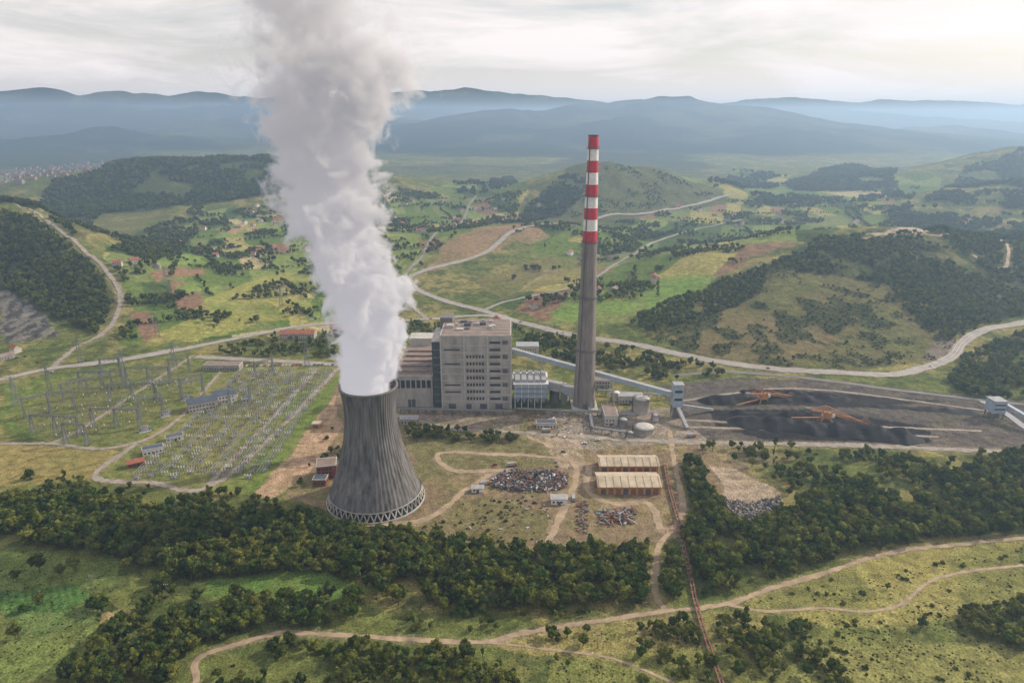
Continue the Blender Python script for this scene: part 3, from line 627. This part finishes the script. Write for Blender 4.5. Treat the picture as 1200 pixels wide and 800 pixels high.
# stacker reclaimer
def stacker(u,v,rz,fl=1):
    p=G(u,v); mb=MB(); O='machine_orange'
    for i in(-1,1):
        for j in(-1,1): mb.cb(i*5,j*4,0,4,1.6,1.8,'steel_dark'); mb.beam((i*5,j*4,1.8),(i*3,j*2.5,7),.9,O)
    mb.cb(0,0,6.6,9,7,1.4,O); mb.lathe(0,0,[(3.4,8),(3.4,9.4)],20,O)
    mb.box(-3,4,-2.2,2.2,9.4,12,O); mb.box(4,6.2,-3.4,-1.2,8.5,11.5,'white_paint'); mb.box(6.2,6.3,-3.2,-1.4,9.6,11.1,'window_glass')
    for s_ in(-1.6,1.6):
        a=(2,s_,11); b2=(31,s_*.5,5); mb.beam(a,b2,.7,O); mb.beam((2,s_,13),(31,s_*.5,6.6),.6,O)
        for k in range(9):
            t=k/9; t2=(k+.5)/9
            mb.beam((2+29*t,s_*(1-.5*t),11-6*t),(2+29*t2,s_*(1-.5*t2),13-6.4*t2),.35,O); mb.beam((2+29*t2,s_*(1-.5*t2),13-6.4*t2),(2+29*(t+1/9),s_*(1-.5*(t+1/9)),11-6*(t+1/9)),.35,O)
        mb.beam((0,s_,12),(-2,s_*.4,18),.7,O); mb.beam((-4,s_,12),(-2,s_*.4,18),.5,O); mb.beam((-2,s_*.4,18),(27,s_*.4,7.6),.3,O); mb.beam((-2,s_*.4,18),(-16,s_,13),.3,O)
        mb.beam((-2,s_,11.5),(-17,s_,12.5),.9,O)
    mb.cb(-16.5,0,9.8,4.5,4.4,4,'concrete_dark'); mb.beam((0,0,12),(31,0,6),1.3,'steel_dark',.4); mb.beam((-4,0,6),(-30,0,1.5),1.6,O,.8)
    for k in range(4): mb.beam((-8-k*6,1,0),(-8-k*6,0,5-k*1.1),.5,O)
    c=Vector((32,2.2,5.3)); n=10
    for i in range(n):
        a=i*2*math.pi/n; b2=(i+1)*2*math.pi/n; pa=c+Vector((3.4*math.cos(a),0,3.4*math.sin(a))); pb=c+Vector((3.4*math.cos(b2),0,3.4*math.sin(b2)))
        mb.beam(pa,pb,.9,O,.5); mb.beam(c,pa,.4,O); q=c+Vector((4*math.cos(a),0,4*math.sin(a))); mb.cb(q.x,q.y,q.z-.5,1.1,1.3,1.1,'steel_dark')
    mb.obj('stacker_reclaimer',(p[0],p[1],.2),rz)
stacker(893,471,R(12)); stacker(968,495,R(-20))
# pipeline
mb=MB(); pts=survey([(779,545),(785,575),(793,605),(800,640),(808,672),(815,708),(824,740),(836,775),(850,815)])
for a,b2 in zip(pts[:-1],pts[1:]):
    for of in(-.9,.9): mb.beam((a[0]+of,a[1],a[2]+1.4),(b2[0]+of,b2[1],b2[2]+1.4),.75,'rust')
    d=Vector(b2)-Vector(a); k=0
    while k<d.length:
        q=Vector(a)+d*(k/d.length); mb.box(q.x-1.6,q.x+1.6,q.y-.3,q.y+.3,q.z-1,q.z+1.0,'concrete_light'); block(q.x,q.y,2); k+=6
mb.obj('pipeline')
# scrap heaps
def scrap(name,poly,n,h,cols,smin=1,smax=4):
    w=survey(poly); ax=[p[0] for p in w]; ay=[p[1] for p in w]; mb=MB(); c=0
    while c<n:
        x=random.uniform(min(ax),max(ax)); y=random.uniform(min(ay),max(ay))
        if not inpoly(np.array([x]),np.array([y]),w)[0]: continue
        z=h*random.random()**1.6; L_=random.uniform(smin,smax); a=random.random()*6.28; t=random.uniform(-.5,.5)
        d=Vector((math.cos(a)*math.cos(t),math.sin(a)*math.cos(t),math.sin(t)))*L_/2; p=Vector((x,y,max(z,abs(d.z)))); mb.beam(p-d,p+d,random.uniform(.3,1.5),random.choice(cols),random.uniform(.3,1.2)); c+=1
    mb.obj(name)
scrap('scrap_heap',[(574,562),(592,553),(650,552),(666,558),(664,572),(640,577),(602,576),(577,572)],1100,3.5,['rust','steel_dark','metal_grey','rust','steel_dark','concrete_dark','white_paint','steel_dark','brick_red','roof_slate','steel_dark'],.8,3)
scrap('pipe_stack',[(702,598),(742,596),(746,612),(706,615)],110,1.5,['rust','metal_grey','rust','steel_dark'],5,9)
scrap('scrap_heap',[(678,585),(690,588),(688,625),(675,622)],110,1.2,['rust','rust','concrete_dark','steel_dark'],.8,2.5)
scrap('equipment_clutter',[(605,486),(700,484),(780,515),(640,512)],200,1.6,['metal_grey','steel_dark','white_paint','rust'],1,4)
scrap('equipment_clutter',[(620,528),(660,540),(640,640),(545,620),(590,585)],60,1,['metal_grey','steel_dark','rust'],1,3)
# rubble heap
w=survey([(830,592),(845,586),(875,592),(912,584),(918,598),(890,618),(860,612),(835,604)]); mb=MB(); c=0
ax=[p[0] for p in w]; ay=[p[1] for p in w]
while c<1100:
    x=random.uniform(min(ax),max(ax)); y=random.uniform(min(ay),max(ay))
    if not inpoly(np.array([x]),np.array([y]),w)[0]: continue
    s=random.uniform(.5,1.8); mb.beam((x,y,random.random()*3),(x+s*random.uniform(-1,1),y+s*random.uniform(-1,1),random.random()*4),s,'rock' if random.random()<.6 else 'steel_dark',s*.8); c+=1
mb.obj('rubble_heap')
# switchyard gantries
def gantry(w=22,h=19,bays=2):
    mb=MB(); k='galvanised'
    for b_ in range(bays+1):
        x=b_*w
        for s_ in(-1,1):
            mb.beam((x-.8,s_*2.6,0),(x-.3,s_*.4,h),.42,k); mb.beam((x+.8,s_*2.6,0),(x+.3,s_*.4,h),.42,k)
        for i in range(7):
            z=i*h/7; z2=(i+1)*h/7; s=2.6-2.2*z/h; s2=2.6-2.2*z2/h; mb.beam((x,-s,z),(x,s2,z2),.24,k); mb.beam((x,s,z),(x,-s2,z2),.24,k)
        mb.beam((x,0,h),(x,0,h+5),.32,k)
    for dz in(0,1.4):
        for s_ in(-.6,.6): mb.beam((0,s_,h+dz-1.4),(w*bays,s_,h+dz-1.4),.3,k)
    n=int(w*bays/2)
    for i in range(n): mb.beam((i*2,.6*(-1)**i,h-1.4),(i*2+2,-.6*(-1)**i,h),.2,k)
    for b_ in range(bays):
        for t in(.25,.5,.75): mb.beam((b_*w+w*t,0,h-1.6),(b_*w+w*t,0,h-4),.35,'brick_red')
    return mb.mesh('gantry')
gm1=gantry(); gm2=gantry(16,14,3); gm3=gantry(20,20,1)
def place(name,me,u,v,rz): p=G(u,v); return link(name,me,(p[0],p[1],p[2]),rz)
for (u,v,gmx,r) in [(40,508,gm1,-.1),(75,470,gm1,.75),(110,500,gm1,-.05),(60,485,gm3,.75),(30,490,gm3,.75),(130,470,gm1,.05),(95,455,gm1,.05),(150,450,gm1,.05),(185,470,gm1,.7),(200,440,gm3,.7),(120,440,gm3,.05),(165,490,gm3,.75),(78,520,gm3,-.1),(215,470,gm3,.75),(270,480,gm3,.75),(300,445,gm3,.75)]:
    place('switchyard_gantry',gmx,u,v,r)
mb=MB()
for (a,b2) in [((45,508),(95,455)),((90,505),(150,450)),((130,500),(200,440)),((60,485),(130,440)),((110,500),(185,450)),((40,508),(110,500)),((95,455),(200,440))]:
    P0=Vector(G(*a)); P1=Vector(G(*b2)); 
    for of in(-5,0,5):
        last=None
        for i in range(13):
            t=i/12; p=P0.lerp(P1,t)+Vector((of,0,18-5*4*t*(1-t)*.6))
            if last: mb.beam(last,p,.12,'steel_dark')
            last=p
mb.obj('power_lines')
# equipment rows
mb=MB(); A=Vector(G(150,566)); B=Vector(G(285,432)); Cc_=Vector(G(300,572)); dr=(B-A); Ld=dr.length; dr.normalize(); pr=Vector((dr.y,-dr.x,0)); wd=(Cc_-A).dot(pr)
nr_=11
for i in range(nr_):
    of=4+i*(wd-6)/(nr_-1)*1.0
    s=6+ (i%3)*3
    while s<Ld-6:
        q=A+dr*s+pr*(of+random.uniform(-.4,.4))
        hh=random.choice([3.2,4,4,5.5]); kk=random.choice(['white_paint','metal_grey','galvanised','brick_red'])
        if random.random()<.8:
            for e in(-2.2,0,2.2):
                c=q+pr*e; mb.cb(c.x,c.y,0,.5,.5,hh*.55,'metal_grey'); mb.lathe(c.x,c.y,[(.24,hh*.55),(.45,hh*.62),(.26,hh*.7),(.45,hh*.8),(.2,hh)],6,kk)
            mb.beam(q-pr*2.8+Vector((0,0,hh*.55)),q+pr*2.8+Vector((0,0,hh*.55)),.4,'metal_grey')
            if random.random()<.3: mb.cb(q.x,q.y,0,2.2,1.8,2.2,'metal_grey')
        s+=random.choice([5,6,8])
    if i%2==0: 
        for e in(-2.2,0,2.2): mb.beam(A+dr*6+pr*(of+e)+Vector((0,0,5.2)),A+dr*(Ld-6)+pr*(of+e)+Vector((0,0,5.2)),.16,'metal_grey')
mb.obj('switchyard_equipment')
mb=MB()
for (u,v) in [(60,500),(90,490),(120,480),(150,470),(75,480),(105,465),(140,455),(170,450),(190,455),(130,500),(150,485),(175,475),(200,450),(90,510)]:
    q=Vector(G(u,v))
    for e in range(-3,4):
        hh=4; x=q.x+e*5; y=q.y+e*1.5; mb.cb(x,y,0,.5,.5,2.2,'galvanised'); mb.lathe(x,y,[(.25,2.2),(.45,2.6),(.25,3),(.45,3.5),(.2,hh)],6,'white_paint' if e%2 else 'brick_red')
mb.obj('switchyard_equipment')
for (u,v) in [(170,505),(195,487),(218,468),(430,492)]:
    p=G(u,v); mb=MB(); mb.cb(0,0,.4,6,3.2,3.6,'metal_grey'); mb.cb(-4,0,.6,1.4,3,3,'galvanised'); mb.cb(4,0,.6,1.4,3,3,'galvanised'); mb.beam((-2.5,0,4.8),(2.5,0,4.8),1.1,'metal_grey'); mb.cb(0,0,0,10,6,.4,'concrete_light')
    for e in(-1.6,0,1.6): mb.lathe(e,-1,[(.2,4),(.35,4.6),(.2,5.2),(.1,6.2)],6,'brick_red')
    mb.obj('transformer',(p[0],p[1],0),.6)
def pylon(h=30):
    mb=MB(); k='galvanised'
    for i in(-1,1):
        for j in(-1,1): mb.beam((i*2.6,j*2.6,0),(i*.5,j*.5,h),.3,k)
    for q in range(9):
        z=q*h/9; z2=(q+1)*h/9; s=2.6-2.1*z/h; s2=2.6-2.1*z2/h
        for a,b2 in (((-s,-s,z),(s2,-s2,z2)),((s,-s,z),(-s2,-s2,z2)),((-s,s,z),(s2,s2,z2)),((-s,-s,z),(-s2,s2,z2)),((s,-s,z),(s2,s2,z2))): mb.beam(a,b2,.18,k)
    for z,wd in((h*.72,7),(h*.86,6),(h*.98,4)): mb.beam((-wd,0,z),(wd,0,z),.3,k); mb.beam((-wd,0,z),(0,0,z+1.6),.18,k); mb.beam((wd,0,z),(0,0,z+1.6),.18,k)
    return mb.mesh('pylon')
pm_=pylon()
for (u,v) in [(145,440),(95,425),(60,462),(20,475),(205,430),(360,430),(185,395),(330,360),(195,335)]: place('electricity_pylon',pm_,u,v,random.random())
mb=MB(); mb.lathe(0,0,[(.2,0),(.12,10)],8,'galvanised'); mb.beam((-1.3,0,9.3),(1.3,0,9.3),.18,'galvanised')
for e in(-1.1,0,1.1): mb.lathe(e,0,[(.12,9.4),(.16,9.6),(.08,9.8)],6,'white_paint')
pol=mb.mesh('pole')
for (u,v) in [(197,700),(599,712),(110,690),(700,760),(980,690),(1090,620)]: place('utility_pole',pol,u,v,0)
# cars / trucks
def car(k):
    mb=MB(); mb.box(-2.1,2.1,-.85,.85,.35,.95,k)
    mb.add([(-1.3,-.8,.95),(1.2,-.8,.95),(1.2,.8,.95),(-1.3,.8,.95),(-.9,-.65,1.45),(.5,-.65,1.45),(.5,.65,1.45),(-.9,.65,1.45)],[(0,1,5,4),(1,2,6,5),(2,3,7,6),(3,0,4,7)],'window_glass'); mb.box(-.9,.5,-.65,.65,1.44,1.5,k)
    for i in(-1.3,1.3):
        for j in(-.86,.7): mb.beam((i,j,.33),(i,j+.16,.33),.62,'rubber')
    return mb.mesh('car')
cars=[car(k) for k in('car_white','car_red','car_dark')]
for i in range(26): p=G(285+i*4.2,429-.05*i); link('parked_car',random.choice(cars),(p[0],p[1],p[2]+.1),1.4)
for (u,v) in [(20,420),(30,418),(45,425),(60,436),(200,413),(610,378),(900,432),(660,390),(505,374),(1090,430),(685,520),(700,516),(660,530),(580,545)]: p=G(u,v); link('car',random.choice(cars),(p[0],p[1],p[2]+.3),random.uniform(-.3,.3))
mb=MB(); mb.box(-4,2,-1.2,1.2,1,3.4,'metal_grey'); mb.box(2.3,4,-1.15,1.15,.7,3,'machine_orange'); mb.box(4,4.05,-1,1,1.8,2.8,'window_glass'); mb.box(-4,4,-.9,.9,.6,.95,'steel_dark')
for i in(-3.2,-2,3): 
    for j in(-1.2,1): mb.beam((i,j,.5),(i,j+.25,.5),.95,'rubber')
tm=mb.mesh('truck')
for (u,v,r) in [(568,568,.5),(600,546,.2),(672,585,1.5),(640,506,0),(810,512,.1)]: p=G(u,v); link('truck',tm,(p[0],p[1],p[2]+.1),r)
# village houses
def hmesh(w,d,h,roof,wall):
    mb=MB(); mb.box(-w/2,w/2,-d/2,d/2,-2,h,wall); mb.gable(-w/2,w/2,-d/2,d/2,h,h+d*.35,roof,wall,ax='x')
    for k in range(int(w//3)): 
        for fl in range(int(h//2.8)): mb.box(-w/2+1+k*3,-w/2+2.2+k*3,-d/2-.08,-d/2+.01,1+fl*2.8,2.3+fl*2.8,'window_glass')
    mb.box(w*.2,w*.2+.7,.5,1.2,h,h+d*.35+1,'brick_red'); mb.box(-.5,.5,-d/2-.1,-d/2-.09,0,2.1,'bark'); return mb.mesh('house')
hm=[hmesh(10,9,6,'roof_tile','white_paint'),hmesh(12,9,5.6,'roof_tile','plaster'),hmesh(14,8,4,'roof_brown','concrete_wall'),hmesh(9,8,6,'roof_tile','plaster')]
for (u,v,n,s) in [(190,288,3,60),(285,268,7,120),(300,258,6,120),(330,266,3,80),(465,262,4,80),(500,272,4,80),(535,262,6,100),(548,246,6,120),(420,305,1,50),(660,302,3,60),(690,340,2,50),(905,252,6,150),(945,262,5,150),(865,262,3,100),(775,332,2,40),(40,412,2,30),(118,388,2,30),(150,312,3,60),(345,290,3,80),(820,255,4,120),(620,240,4,150),(500,230,6,200),(1130,262,2,80),(1000,235,4,200),(580,372,2,30),(620,366,1,30),(380,318,2,30),(690,300,2,60),(240,300,3,80)]:
    p=G(u,v)
    for i in range(n):
        x=p[0]+random.gauss(0,s*.5); y=p[1]+random.gauss(0,s*.5); z=float(hgt(np.array([x]),np.array([y]))[0])
        if (int(x//4),int(y//4)) in blocked: continue
        link('village_house',random.choice(hm),(x,y,z),random.random()*3,1.05); block(x,y,8)
# distant town
mb=MB(); p=survey([(0,200),(60,194),(150,186),(165,190),(100,204),(0,224)]); ax=[q[0] for q in p]; ay=[q[1] for q in p]; c=0
while c<520:
    x=random.uniform(min(ax),max(ax)); y=random.uniform(min(ay),max(ay))
    if not inpoly(np.array([x]),np.array([y]),p)[0]: c+=.2; continue
    if fbm(np.array([x/250]),np.array([y/250]),3,5)[0]<.45: c+=.1; continue
    z=float(hgt(np.array([x]),np.array([y]))[0]); w_=random.uniform(8,17); h_=random.choice([4,5,5,7,10]); mb.cb(x,y,z-5,w_,w_*.8,h_+5,'town_wall'); mb.gable(x-w_/2,x+w_/2,y-w_*.4,y+w_*.4,z+h_,z+h_+4,'town_roof','town_wall'); c+=1
mb.obj('distant_town')
# ================= VEGETATION =================
D=[0,1,2,3,0,1,2,3,4]; S=[5,6]; DK=[8,9]; PN=[7]
wood('riverside_woodland',[(0,592),(60,586),(130,592),(240,612),(330,606),(390,620),(500,634),(620,648),(740,645),(790,640),(800,700),(770,708),(640,714),(540,718),(470,712),(440,690),(380,672),(330,672),(240,682),(190,672),(140,655),(60,642),(0,640)],13,D+DK,.6,1.5,.28,30,1)
wood('riverside_woodland',[(190,676),(230,700),(330,700),(440,700),(470,716),(330,738),(290,745),(240,765),(215,800),(150,812),(60,800),(120,745),(170,715)],16,D+DK,.55,1.35,.34,25,2)
wood('meadow_trees',[(240,770),(330,752),(560,764),(640,812),(260,812)],16,D+S+S+DK,.5,1,.42,20,3)
wood('meadow_trees',[(0,640),(140,655),(180,690),(100,740),(0,760)],130,D+S,.5,1.2,.5,20,4)
wood('woodland_belt',[(782,528),(815,545),(845,600),(880,622),(930,600),(960,570),(1060,566),(1200,528),(1300,528),(1300,628),(1200,628),(1100,640),(1040,646),(960,668),(900,684),(850,703),(812,702),(796,640),(786,590)],15,D+DK,.6,1.5,.33,35,5)
wood('scrub',[(800,520),(1200,530),(1200,560),(940,590),(870,545)],40,S+D,.6,1.1,.44,20,6)
wood('meadow_trees',[(640,742),(850,715),(950,735),(1000,812),(640,812)],18,S+S+D,.45,1,.45,18,7)
wood('meadow_trees',[(1120,718),(1200,706),(1260,730),(1200,762),(1140,745)],14,D,.5,1,.3,20,8)
wood('scrub',[(850,700),(1200,640),(1260,812),(900,812)],40,S,.25,.8,.5,20,9)
wood('tall_grass',[(560,745),(860,705),(1200,640),(1260,812),(560,812)],8,S,.1,.3,.44,12,41)
wood('tall_grass',[(0,640),(140,655),(240,690),(450,700),(330,740),(100,750),(0,800)],10,S,.1,.3,.46,12,42)
wood('scrub',[(560,716),(780,712),(600,745),(470,742),(480,722)],30,S+D,.4,.8,.42,15,39)
wood('scrub',[(430,640),(560,575),(640,590),(650,640),(500,630)],40,S,.3,.8,.47,15,10)
wood('scrub',[(340,580),(400,480),(440,590),(400,606)],60,S+D,.4,.8,.5,15,11)
wood('scrub',[(0,560),(140,560),(330,584),(390,612),(240,612),(130,592),(0,592)],25,S+D,.5,1,.43,20,12)
wood('tree_row',[(470,500),(600,508),(612,518),(560,520),(480,514)],20,D+S,.6,.95,.3,15,13)
wood('roadside_trees',[(612,392),(700,402),(800,424),(870,438),(780,446),(690,432),(620,415)],32,D+DK,.7,1.1,.40,20,14)
wood('roadside_trees',[(1112,446),(1130,418),(1200,392),(1320,390),(1320,480),(1200,470),(1120,462)],26,D+DK,.7,1.2,.38,30,15)
wood('roadside_trees',[(480,378),(620,385),(600,395),(470,392)],50,D,.6,1,.42,20,16)
wood('roadside_trees',[(230,415),(340,390),(390,392),(395,420),(300,418)],45,D,.6,1,.45,20,17)
wood('hillside_pines',[(0,246),(40,256),(80,285),(118,325),(136,360),(112,392),(60,370),(20,345),(0,338)],22,PN*2+DK+D,.7,1.3,.3,30,18)
wood('hillside_forest',[(-60,235),(60,214),(120,200),(180,188),(330,188),(400,202),(440,210),(400,226),(340,226),(240,240),(120,250),(40,246),(-60,262)],60,DK*3+D,1.0,1.7,.38,110,19)
wood('hillside_forest',[(900,312),(960,278),(1060,272),(1200,286),(1320,295),(1320,372),(1200,370),(1140,378),(1060,336)],28,DK+D,.6,1.1,.35,60,20)
wood('hillside_scrub',[(760,400),(850,338),(900,306),(960,286),(1100,330),(1140,372),(1110,420),(1000,434),(880,428)],14,S+S+S+[2,8],.2,.6,.50,22,55)
wood('hillside_forest',[(735,378),(790,350),(850,328),(905,310),(890,345),(840,368),(770,392)],22,DK+D,.5,1.0,.34,40,22)
wood('hillside_forest',[(1030,320),(1130,320),(1175,380),(1120,405),(1070,375)],28,DK+D,.5,1.0,.38,50,43)
wood('hillside_forest',[(1040,250),(1100,225),(1130,198),(1200,174),(1330,160),(1330,288),(1200,286),(1100,272)],95,DK,1.1,1.8,.36,140,23)
wood('hillside_forest',[(920,215),(960,200),(1000,194),(1040,200),(1050,220),(930,224)],110,DK,1.2,1.9,.3,140,24)
wood('hillside_forest',[(590,262),(620,240),(665,205),(690,215),(680,235),(650,258)],60,DK,.8,1.3,.38,80,25)
wood('hillside_scrub',[(600,262),(665,205),(700,192),(760,200),(850,226),(760,246),(650,258)],50,DK+S,.4,.9,.54,60,35)
wood('valley_trees',[(140,400),(150,300),(240,240),(480,222),(620,225),(600,262),(500,300),(470,370),(300,380)],60,D+DK,.6,1.3,.60,50,26)
wood('valley_trees',[(600,266),(760,252),(860,235),(1080,215),(1060,262),(900,292),(780,350),(640,372),(600,350)],60,D+DK,.6,1.3,.595,60,27)
wood('valley_trees',[(500,222),(600,206),(620,226)],420,DK,1.3,2.2,.56,120,28)
wood('valley_trees',[(860,236),(830,214),(860,200),(1050,200),(1060,235)],300,DK,1.2,2.0,.54,120,38)
wood('valley_trees',[(140,350),(60,262),(40,245),(240,236),(200,300)],60,D+DK,.8,1.4,.5,50,29)
hp_,hv,hs=[],[],[]
for poly,cnt,L0 in (([(140,400),(150,300),(240,240),(480,222),(620,225),(600,262),(500,300),(470,370),(300,380)],140,160),([(620,266),(760,252),(860,235),(1080,215),(1060,262),(900,292),(780,350),(640,372)],90,200)):
    w=survey(poly); ax=[p[0] for p in w]; ay=[p[1] for p in w]
    for _ in range(cnt):
        x=random.uniform(min(ax),max(ax)); y=random.uniform(min(ay),max(ay)); a=(.5 if cnt>100 else -.3)+random.choice([0,1.57])+random.gauss(0,.12); Ln=random.uniform(.4,1)*L0; s=0
        while s<Ln:
            px,py=x+math.cos(a)*s+random.gauss(0,2),y+math.sin(a)*s+random.gauss(0,2)
            if inpoly(np.array([px]),np.array([py]),w)[0] and (int(px//4),int(py//4)) not in blocked: hp_.append((px,py)); hv.append(random.choice(D+DK)); hs.append(random.uniform(.4,1.1))
            s+=random.uniform(3,8)
hp_=np.array(hp_); scatter_obj('hedgerow_trees',np.column_stack([hp_,hgt(hp_[:,0],hp_[:,1])-.2]),hv,hs)
for (u,v,s) in [(47,670,1.5),(72,676,1.1),(88,668,1.2),(20,680,.9),(290,672,1),(150,668,1.1),(628,560,.5),(1010,700,.6),(1080,735,.8),(1040,690,.5),(750,770,.9),(900,760,1)]:
    p=G(u,v); link('broadleaf_tree',KIT[random.randrange(4)],(p[0],p[1],p[2]-.1),random.random()*6,s)
# ================= STEAM PLUME (volume) =================
PL=[(80,-101,17),(92,-101,18.5),(105,-101,22),(128,-98,25),(158,-100,29),(185,-109,28),(213,-117,33),(240,-117,33),(262,-118,36),(280,-108,46),(300,-108,50),(320,-118,43),(350,-126,42),(400,-135,52)]
Z0,Z1=80.,400.
mb=MB()
vs=[];fs=[];nn=20
for z,x,hw in PL:
    for i in range(nn):
        a=2*math.pi*i/nn; q=(hw*1.12 if z<100 else hw*1.5); q=min(q,18.3) if z<89 else q; vs.append((x+q*math.cos(a),CY+q*math.sin(a),z))
for j in range(len(PL)-1):
    for i in range(nn):
        i2=(i+1)%nn; fs.append((j*nn+i,j*nn+i2,(j+1)*nn+i2,(j+1)*nn+i))
fs.append(tuple(range(nn))[::-1]); fs.append(tuple((len(PL)-1)*nn+i for i in range(nn)))
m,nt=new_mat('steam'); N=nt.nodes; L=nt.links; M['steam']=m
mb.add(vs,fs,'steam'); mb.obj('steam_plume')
o=N.new('ShaderNodeOutputMaterial'); g=N.new('ShaderNodeNewGeometry'); sx=N.new('ShaderNodeSeparateXYZ'); L.new(g.outputs['Position'],sx.inputs[0])
def math_(op,a,b=None,cl=False):
    n=N.new('ShaderNodeMath'); n.operation=op; n.use_clamp=cl
    for i,x in enumerate((a,b)):
        if x is None: continue
        if isinstance(x,(int,float)): n.inputs[i].default_value=x
        else: L.new(x,n.inputs[i])
    return n.outputs[0]
tz=math_('DIVIDE',math_('SUBTRACT',sx.outputs[2],Z0),Z1-Z0,True)
def curve(vals,lo,hi):
    n=N.new('ShaderNodeFloatCurve'); c=n.mapping.curves[0]
    P_=[((z-Z0)/(Z1-Z0),(v-lo)/(hi-lo)) for z,v in vals]
    c.points[0].location=P_[0]; c.points[1].location=P_[-1]
    for q in P_[1:-1]: c.points.new(*q)
    n.mapping.update(); L.new(tz,n.inputs['Value']); return math_('ADD',math_('MULTIPLY',n.outputs[0],hi-lo),lo)
xc_=curve([(p[0],p[1]) for p in PL],-150,-90); hw_=curve([(p[0],p[2]) for p in PL],0,60)
dx_=math_('SUBTRACT',sx.outputs[0],xc_); dy_=math_('SUBTRACT',sx.outputs[1],CY)
rr_=math_('DIVIDE',math_('SQRT',math_('ADD',math_('MULTIPLY',dx_,dx_),math_('MULTIPLY',dy_,dy_))),hw_)
t1=N.new('ShaderNodeTexNoise'); t1.inputs['Scale'].default_value=.055; t1.inputs['Detail'].default_value=5; t1.inputs['Roughness'].default_value=.62; t1.inputs['Distortion'].default_value=.5; L.new(g.outputs['Position'],t1.inputs['Vector'])
amp=math_('ADD',math_('MULTIPLY',tz,2.8),1.9)
e=math_('ADD',math_('SUBTRACT',math_('SUBTRACT',.95,math_('MULTIPLY',tz,.16)),rr_),math_('MULTIPLY',math_('SUBTRACT',t1.outputs[0],.5),amp))
sharp=math_('SUBTRACT',6.0,math_('MULTIPLY',tz,4.2))
e=math_('MULTIPLY',e,sharp,True)
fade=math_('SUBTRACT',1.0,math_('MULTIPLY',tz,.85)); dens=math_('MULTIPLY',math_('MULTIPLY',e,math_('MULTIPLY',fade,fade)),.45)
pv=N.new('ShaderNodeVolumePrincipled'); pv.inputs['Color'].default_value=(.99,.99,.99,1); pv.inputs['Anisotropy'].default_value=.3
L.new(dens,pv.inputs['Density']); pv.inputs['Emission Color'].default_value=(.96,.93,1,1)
es=math_('SUBTRACT',.30,math_('MULTIPLY',tz,.2)); L.new(math_('MULTIPLY',dens,es),pv.inputs['Emission Strength'])  # added glow stands in for multiply scattered light in the steam, weaker higher up
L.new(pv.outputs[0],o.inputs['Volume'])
try: m.cycles.volume_step_rate=.11
except Exception as ex: print('steprate',ex)
# ================= HAZE, SKY, SUN =================
AZ,EL=R(66),R(31)
def haze(name,col,d,an,b_):
    m,nt=new_mat(name); N=nt.nodes; o=N.new('ShaderNodeOutputMaterial'); vs_=N.new('ShaderNodeVolumeScatter'); vs_.inputs['Color'].default_value=(*col,1); vs_.inputs['Density'].default_value=d; vs_.inputs['Anisotropy'].default_value=an
    va=N.new('ShaderNodeVolumeAbsorption'); va.inputs['Color'].default_value=(*col,1); va.inputs['Density'].default_value=d; ad=N.new('ShaderNodeAddShader')
    nt.links.new(vs_.outputs[0],ad.inputs[0]); nt.links.new(va.outputs[0],ad.inputs[1]); nt.links.new(ad.outputs[0],o.inputs['Volume']); M[name]=m
    mb=MB(); mb.box(*b_,name); mb.obj(name)
haze('valley_haze',(.50,.72,1.0),1/6300.,.35,(-28000,28000,-2000,28000,-60,400))
W=bpy.data.worlds.new("World"); sc.world=W; W.use_nodes=True; nt=W.node_tree; N=nt.nodes; L=nt.links
bg=N['Background']; sk=N.new('ShaderNodeTexSky'); sk.sky_type='NISHITA'; sk.sun_disc=False; sk.sun_elevation=EL; sk.sun_rotation=AZ; sk.dust_density=2; sk.air_density=1.2
tc=N.new('ShaderNodeTexCoord'); mp=N.new('ShaderNodeMapping'); mp.inputs['Scale'].default_value=(1.3,1.3,7); L.new(tc.outputs['Generated'],mp.inputs['Vector'])
tn=N.new('ShaderNodeTexNoise'); tn.inputs['Scale'].default_value=2.4; tn.inputs['Detail'].default_value=8; tn.inputs['Roughness'].default_value=.6; tn.inputs['Distortion'].default_value=.4; L.new(mp.outputs[0],tn.inputs['Vector'])
rp=N.new('ShaderNodeMapRange'); rp.inputs[1].default_value=.36; rp.inputs[2].default_value=.62; rp.inputs[3].default_value=.35; rp.inputs[4].default_value=.97; L.new(tn.outputs[0],rp.inputs[0])
sz=N.new('ShaderNodeSeparateXYZ'); L.new(tc.outputs['Generated'],sz.inputs[0])
hz=N.new('ShaderNodeMapRange'); hz.inputs[1].default_value=.0; hz.inputs[2].default_value=.14; hz.inputs[3].default_value=1; hz.inputs[4].default_value=0; L.new(sz.outputs[2],hz.inputs[0])
mxx=N.new('ShaderNodeMath'); mxx.operation='MAXIMUM'; L.new(rp.outputs[0],mxx.inputs[0]); L.new(hz.outputs[0],mxx.inputs[1])
mx=N.new('ShaderNodeMix'); mx.data_type='RGBA'; L.new(mxx.outputs[0],mx.inputs[0]); L.new(sk.outputs[0],mx.inputs[6]); mx.inputs[7].default_value=(11.0,10.0,9.7,1)
L.new(mx.outputs[2],bg.inputs[0]); bg.inputs[1].default_value=.105
sd=bpy.data.lights.new('sun','SUN'); sd.energy=5.0; sd.angle=R(.6); sd.color=(1,.88,.71); so=bpy.data.objects.new('sun',sd); sc.collection.objects.link(so)
sv=Vector((math.sin(AZ)*math.cos(EL),math.cos(AZ)*math.cos(EL),math.sin(EL))); so.rotation_euler=sv.to_track_quat('Z','Y').to_euler()
print('done')
